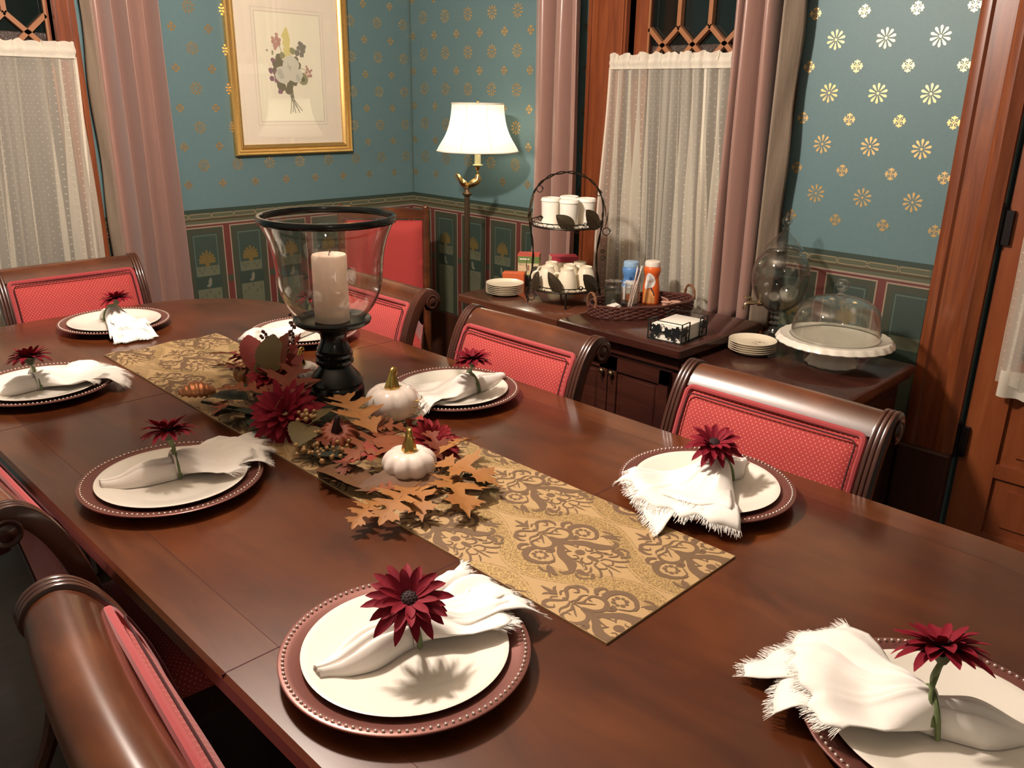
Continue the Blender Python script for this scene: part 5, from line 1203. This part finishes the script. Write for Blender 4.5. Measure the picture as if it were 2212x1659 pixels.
m=MB(); P_=prof([(.019,.0),(.024,.006),(.027,.03),(.0275,.092)]); m.lathe([(0,.0)]+P_+[(r-.002,z+.002) for r,z in P_[::-1]]+[(0,.006)],28); m.build('wall','clear_glass',gl,ang=60)
for k in range(7):
    m=MB(); a=k*2.3; m.tube([(-.006+.007*cs(a),.004+.007*sn(a),.006),(.016+.009*cs(a*1.3),-.014+.010*sn(a*1.3),.150+.006*cs(k*2))],.0018,5)
    o=m.build('stirrer','stirrer_pink' if k%3 else 'label_white',None,(2.428,1.798,TZ2)); tag(o,'thin pink plastic stirrer standing in the clear glass' if k%3 else 'thin white plastic stirrer standing in the clear glass','stirrer','stirrers in the glass')
jr=thing('glass_canister','dark-filled clear glass canister at the left end of the wicker tray','jar',(2.368,1.838,TZ2))
m=MB(); P_=prof([(.031,.001),(.034,.01),(.034,.075),(.030,.088),(.030,.095)]); m.lathe([(0,0)]+P_+[(r-.002,z) for r,z in P_[::-1]]+[(0,.004)],32); m.build('wall','clear_glass',jr,ang=60)
m=MB(); m.lathe([(0,.005),(.031,.005),(.031,.060),(0,.062)],20); m.build('contents','tea_dark',jr)
m=MB(); m.lathe([(.031,.095),(.033,.096),(.033,.103),(.020,.106),(0,.106)],28); m.build('lid','heavy_glass',jr)
sg=thing('sugar_bowl','little white sugar bowl before the dark glass canister','bowl',(2.318,1.795,TZ2))
m=MB(); m.lathe([(0,0),(.016,0),(.024,.012),(.026,.026),(.024,.026),(.02,.016),(0,.012)],24); m.build('bowl','milk_glass',sg)
m=MB(); m.box(-.015,.013,-.010,.010,.014,.034,0,Matrix.Rotation(.25,4,'X')); m.box(-.010,.016,-.004,.012,.016,.030,0,Matrix.Rotation(.5,4,'Z')); m.build('sugar_packets','sugar_white',sg,smooth=False)
cu=None
for i,(x,y,lb) in enumerate(((.02,-.055,'left of the two near the front wall of the tray'),(.055,-.055,'right of the two near the front wall of the tray'),(.115,.015,'beside the orange bottle in the tray'),(.150,.008,'nearest the right tray handle'),(.125,-.030,'in front of the others at the right end of the tray'),(.098,-.058,'tucked behind the black napkin holder in the tray'))):
    if cu is None:
        cu=thing('creamer_cup','x','creamer cup'); m=MB(); m.lathe([(0,0),(.013,0),(.0165,.018),(.0195,.0185),(.0195,.0195),(0,.0195)],20); m.build('body','creamer_pink',cu); o=cu
    else: o=copy_tree(cu)
    q=tray_pt(x,y); o.location=(*q,TZ2); tag(o,'small pinkish creamer cup '+lb,'creamer cup','creamer cups in the wicker tray')
for i,(x,y,r_,lb) in enumerate(((.155,-.018,.4,'lying flat at the right end of the tray'),(.130,.042,1.2,'leaning behind the creamer cups at the tray end'),(.060,-.078,.2,'sticking up over the front tray wall'))):
    q=tray_pt(x,y); m=MB(); m.bbox(-.022,.022,-.014,.014,0,.003,.001); o=m.build('sugar_packet','creamer_pink' if i<2 else 'sugar_white',None,(*q,TZ2+.0005 if i<1 else TZ2+.016)); o.rotation_euler=(0.0 if i<1 else .9,0,r_); tag(o,('pinkish' if i<2 else 'white')+' paper packet '+lb,'packet','sugar packets in the wicker tray')
# ------------------------------------------------------------------ napkin holder
NR=math.radians(6); nh=thing('napkin_holder','black metal napkin holder with cut-out leaves on the sideboard corner','napkin holder',(2.248,1.474,HA+.0005),NR)
hx,hy,hh=.086,.060,.064
m=MB()
for x in (-hx,hx):
    for y in (-hy,hy): m.box(x-.0018,x+.0018,y-.0018,y+.0018,0,hh)
for x in (-hx,hx):
    for z in (.001,hh): m.box(x-.0016,x+.0016,-hy,hy,z-.001,z+.001)
for y in (-hy,hy):
    m.box(-hx,hx,y-.0016,y+.0016,0,.002)
    for s in (-1,1):
        x0,x1=sorted((s*hx,s*(hx-.050))); m.box(x0,x1,y-.0016,y+.0016,hh-.001,hh+.001); xx=s*(hx-.050); m.box(xx-.0016,xx+.0016,y-.0016,y+.0016,0,hh)
m.box(-hx,hx,-hy,hy,0,.0012); m.build('frame','black_metal',nh,smooth=False)
def vine(m,fn,c,r,rot):   # grape-leaf silhouette
    pts=[]
    for k in range(40):
        a=TAU*k/40; q=r*(.80+.20*cs(5*(a-PI/2))+.06*cs(15*a)); pts.append((c[0]+q*cs(a+rot),c[1]+q*sn(a+rot)))
    m.prism(pts,fn,-.0006,.0006)
for x in (-hx,hx):
    m=MB(); f=lambda a,b,d,x=x:(x+d,a,b)
    for c,r,q in (((-.041,.036),.021,.2),((-.010,.030),.019,-.4),((.031,.034),.022,.5),((-.030,.014),.010,0),((.045,.012),.010,1)): vine(m,f,c,r,q)
    m.tube([(x,.010+.012*cs(PI*k/10),.020+.034*sn(PI*k/10)) for k in range(11)],.0009,5); m.build('leaf_panel','black_metal',nh,smooth=False)
for y in (-hy,hy):
    for s in (-1,1):
        m=MB(); f=lambda a,b,d,y=y:(a,y+d,b)
        vine(m,f,(s*(hx-.025),.036),.020,.3*s); vine(m,f,(s*(hx-.032),.014),.009,0); m.build('leaf_panel','black_metal',nh,smooth=False)
pn=MB(); pn.bbox(-.078,.078,-.053,.053,0,.0068,.0015); pn=pn.build('paper_napkin','paper_white')
for k in range(7):
    o=pn if k==0 else copy_tree(pn); o.location=(2.248,1.474,HA+.0022+.0070*k); o.rotation_euler=(0,0,NR+.01*(k%3-1))
    tag(o,['lowest','second lowest','third from the bottom','middle','third from the top','second from the top','topmost'][k]+' folded white paper napkin in the black holder','paper napkin','paper napkins in the black holder')
# ------------------------------------------------------------------ floor lamp
fl=thing('floor_lamp','brass floor lamp with lit ivory bell shade in the corner','floor lamp',(2.492,2.768,0))
m=MB(); m.lathe([(0,0),(.125,0),(.128,.006),(.115,.016),(.06,.026),(.03,.04),(.018,.07),(0,.07)],40); m.build('base','dark_brass',fl)
m=MB(); m.tube([(0,0,.06),(0,0,.6),(.0,0,1.06)],[.0135,.0125,.0115],8); m.lathe([(.0115,1.055),(.019,1.060),(.021,1.067),(.014,1.075),(.010,1.085),(.012,1.09),(0,1.092)],16); m.build('pole','dark_brass',fl)
dR=Vector((.708,-.706,0))
m=MB(); P_=crom([(0,0,1.085),tuple(dR*.010+Vector((0,0,1.100))),tuple(dR*.026+Vector((0,0,1.112))),tuple(dR*.045+Vector((0,0,1.125))),tuple(dR*.046+Vector((0,0,1.150)))],6); k=len(P_)
m.tube(P_,[lerp(.008,.017,sn(PI*clamp((i/(k-1)-.15)/.85))) for i in range(k)],12); m.build('arm','brass',fl)
m=MB()
for j,(q0,q1,zt,rr) in enumerate(((-.004,-.034,1.150,.010),(-.002,-.016,1.130,.012))):
    P_=crom([(0,0,1.088),tuple(dR*(q0+q1)*.5+Vector((0,0,1.108))),tuple(dR*q1+Vector((0,0,zt-.012))),tuple(dR*(q1*1.35)+Vector((0,0,zt)))],6); k=len(P_); m.tube(P_,[rr*sn(PI*clamp(i/(k-1)*.92+.06)) +.0008 for i in range(k)],10)
m.build('leaf_ornament','brass',fl)
LX=dR*.046
m=MB(); m.lathe([(.003,1.148),(.006,1.155),(.004,1.165),(.012,1.178),(.006,1.182),(.021,1.186),(.022,1.188),(.015,1.189)],20,0,tuple(LX)); m.build('bobeche','brass',fl)
m=MB(); m.lathe([(.014,1.186),(.022,1.187),(.022,1.190),(.0135,1.191),(.0130,1.252),(0,1.252)],20,0,tuple(LX)); m.build('candle_sleeve','candle_sleeve',fl)
SH=prof([(.1755,1.246),(.170,1.259),(.1585,1.278),(.1445,1.300),(.1335,1.322),(.1250,1.345),(.1185,1.370),(.1140,1.397),(.1115,1.420),(.1100,1.442)],3)
flat=lambda a,r,z:1-.018*(1-abs(cs(a*4)))
m=MB(); m.lathe(SH,64,0,tuple(LX),flat); sh=m.build('shade','shade_cloth',fl,ang=180)
m=MB()
for (r,z,w_) in ((.1755,1.247,.004),(.1102,1.440,.0045)):
    m.tube([tuple(LX+Vector((r*flat(TAU*k/64,0,0)*cs(TAU*k/64),r*flat(TAU*k/64,0,0)*sn(TAU*k/64),z))) for k in range(64)],w_*.7,6,0,True)
for q in range(8):
    a=TAU*q/8+PI/8; m.tube([tuple(LX+Vector((r*.984*cs(a),r*.984*sn(a),z))) for r,z in SH],.0014,5)
m.build('braid_trim','shade_trim',sh)
m=MB(); m.ball(tuple(LX+Vector((0,0,1.315))),.026,14); m.tube([tuple(LX+Vector((0,0,1.25))),tuple(LX+Vector((0,0,1.295)))],[.012,.02],12); m.build('bulb','bulb_glow',fl)
m=MB(); 
for q in (0,PI): m.tube(crom([tuple(LX+Vector((.008*cs(q),.008*sn(q),1.25))),tuple(LX+Vector((.045*cs(q),.045*sn(q),1.32))),tuple(LX+Vector((.004*cs(q),.004*sn(q),1.43)))],6),.0014,5)
for q in range(3): m.tube([tuple(LX+Vector((0,0,1.438))),tuple(LX+Vector((.109*cs(q*2.094),.109*sn(q*2.094),1.440)))],.0013,5)
m.lathe([(0,1.436),(.006,1.438),(.004,1.445),(.006,1.45),(0,1.456)],12,0,tuple(LX)); m.build('harp','brass',fl)
# ------------------------------------------------------------------ framed print
fp=thing('framed_print','gilt-framed flower bouquet print hanging on the teal wall','framed picture',(2.096,YW-.002,1.573))
fw,fh=.300,.366; bw=.046
m=MB()
def fprism(P0,P1,ax):
    pass
sec=[(0,0),(0,.020),(.006,.026),(.014,.024),(.018,.016),(.026,.014),(.032,.020),(.038,.017),(.046,.008),(.046,0)]  # (inwards, towards room)
cor=[(-fw,-fh),(fw,-fh),(fw,fh),(-fw,fh)]; vs=[]
for (x,z) in cor:
    for a,b in sec: vs.append((x-math.copysign(a,x),-b,z-math.copysign(a,z)))
n=len(sec); m.add(vs,[(c*n+i,c*n+(i+1)%n,((c+1)%4)*n+(i+1)%n,((c+1)%4)*n+i) for c in range(4) for i in range(n)]); m.build('frame','gilt_frame',fp,ang=25)
m=MB(); m.box(-fw+.04,fw-.04,-.004,-.0005,-fh+.04,fh-.04); m.build('mat_board','picture_mat',fp,smooth=False)
pw_,ph_=.158,.222
m=MB()
for a,b,c,d in ((-pw_-.004,pw_+.004,-ph_-.004,-ph_-.001),(-pw_-.004,pw_+.004,ph_+.001,ph_+.004),(-pw_-.004,-pw_-.001,-ph_,ph_),(pw_+.001,pw_+.004,-ph_,ph_)): m.add([(a,-.0046,c),(b,-.0046,c),(b,-.0046,d),(a,-.0046,d)],[(0,1,2,3)])
for q in (.018,):
    for a,b,c,d in ((-pw_-q,pw_+q,-ph_-q,-ph_-q+.002),(-pw_-q,pw_+q,ph_+q-.002,ph_+q),(-pw_-q,-pw_-q+.002,-ph_-q,ph_+q),(pw_+q-.002,pw_+q,-ph_-q,ph_+q)): m.add([(a,-.0044,c),(b,-.0044,c),(b,-.0044,d),(a,-.0044,d)],[(0,1,2,3)])
m.build('mat_lines','mat_line',fp,smooth=False)
m=MB(); m.add([(-pw_,-.0048,-ph_),(pw_,-.0048,-ph_),(pw_,-.0048,ph_),(-pw_,-.0048,ph_)],[(0,1,2,3)]); pap=m.build('print_sheet','print_paper',fp,smooth=False)
PM=['print_white','print_white_shade','print_yellow','print_leaf','print_grey','print_purple','print_pink','print_green']
m=MB(); rp=random.Random(21); ly=[0]
def blob(x,z,r,mt,n=11,e=1,j=.18):
    ly[0]+=1; y=-.0050-.000004*ly[0]
    m.add([(x+r*(1+rp.uniform(-j,j))*cs(TAU*k/n),y,z+r*e*(1+rp.uniform(-j,j))*sn(TAU*k/n)) for k in range(n)],[tuple(range(n))],mt)
def stem(pts,w,mt):
    ly[0]+=1; y=-.0050-.000004*ly[0]; C_=crom([(a,b,0) for a,b in pts],5)
    Lf=[];Rg=[]
    for i,c in enumerate(C_):
        d=(C_[min(i+1,len(C_)-1)]-C_[max(i-1,0)]).normalized(); Lf.append((c.x-d.y*w,y,c.y+d.x*w)); Rg.append((c.x+d.y*w,y,c.y-d.x*w))
    k=len(C_); m.add(Lf+Rg,[(i,i+1,k+i+1,k+i) for i in range(k-1)],mt)
ox=-.010
for a,b in ((-.006,.028),(.004,.010),(.012,.030),(.018,-.004),(.010,.045),(.0,-.016)): stem([(ox+a*.3,-.05),(ox+.006+a*.6,-.12),(ox+.012+b,-.175-rp.uniform(0,.02))],.0017,3)
stem([(ox-.01,.0),(ox-.035,.08),(ox-.055,.115)],.0013,7); stem([(ox+.01,.0),(ox+.05,.06),(ox+.07,.095)],.0013,7); stem([(ox+.01,-.01),(ox+.06,.0),(ox+.10,-.01)],.0013,7); stem([(ox-.02,.0),(ox-.06,.01),(ox-.09,-.02)],.0013,7)
for x,z,r in ((-.045,.045,.016),(-.06,.018,.018),(-.035,.012,.024),(-.055,-.03,.018),(-.07,-.012,.013),(-.04,-.075,.022),(-.005,-.092,.020),(.0,-.075,.018),(-.05,-.055,.016),(.025,-.055,.018),(.045,.01,.018),(.038,.035,.014),(-.02,-.03,.02)): blob(ox+x,z,r,3)
for x,z,r in ((-.088,-.012,.012),(-.085,-.045,.012),(-.062,-.052,.012),(-.048,-.098,.011),(-.075,.03,.011),(-.066,-.02,.012)): blob(ox+x,z,r,5)
for x,z,r in ((.055,.085,.010),(.07,.098,.012),(.075,.075,.014),(.082,.09,.012),(.048,.065,.014),(.07,.058,.012),(.062,.105,.009)): blob(ox+x,z,r,4)
for x,z,r in ((-.05,.118,.012),(-.066,.106,.010),(-.042,.100,.011),(-.058,.092,.012),(-.05,.135,.008),(-.036,.115,.007),(-.07,.12,.007),(-.06,.08,.008)): blob(ox+x,z,r,6)
for x,z,r in ((.095,-.0,.007),(.105,-.012,.008),(.088,-.016,.007),(.11,-.028,.008),(.098,-.03,.007),(.09,.010,.005),(.115,-.005,.005)): blob(ox+x,z,r,6)
for z,r in ((.158,.008),(.146,.013),(.132,.019),(.118,.017),(.103,.018),(.088,.016),(.072,.020),(.055,.019)): blob(ox-.004+rp.uniform(-.004,.004),z,r,2)
blob(ox+.024,.072,.014,7); blob(ox-.028,.052,.014,7); blob(ox+.07,-.045,.026,7,14); blob(ox+.07,-.045,.010,3,9)
for x,z,r in ((.010,.012,.042),(-.028,-.028,.040),(.034,-.030,.034)):
    blob(ox+x,z,r,0,14,.95,.10); 
    for q in range(5): blob(ox+x+rp.uniform(-.4,.4)*r,z+rp.uniform(-.4,.4)*r,r*.35,1 if q%2 else 0,9)
blob(ox-.10,.07,.004,4); blob(ox-.075,.062,.005,7,8,2)
m.build('bouquet',PM,pap,smooth=False)
m=MB(); m.box(-fw+.036,fw-.036,-.0092,-.0078,-fh+.036,fh-.036); m.build('glazing','picture_glass',fp,smooth=False)
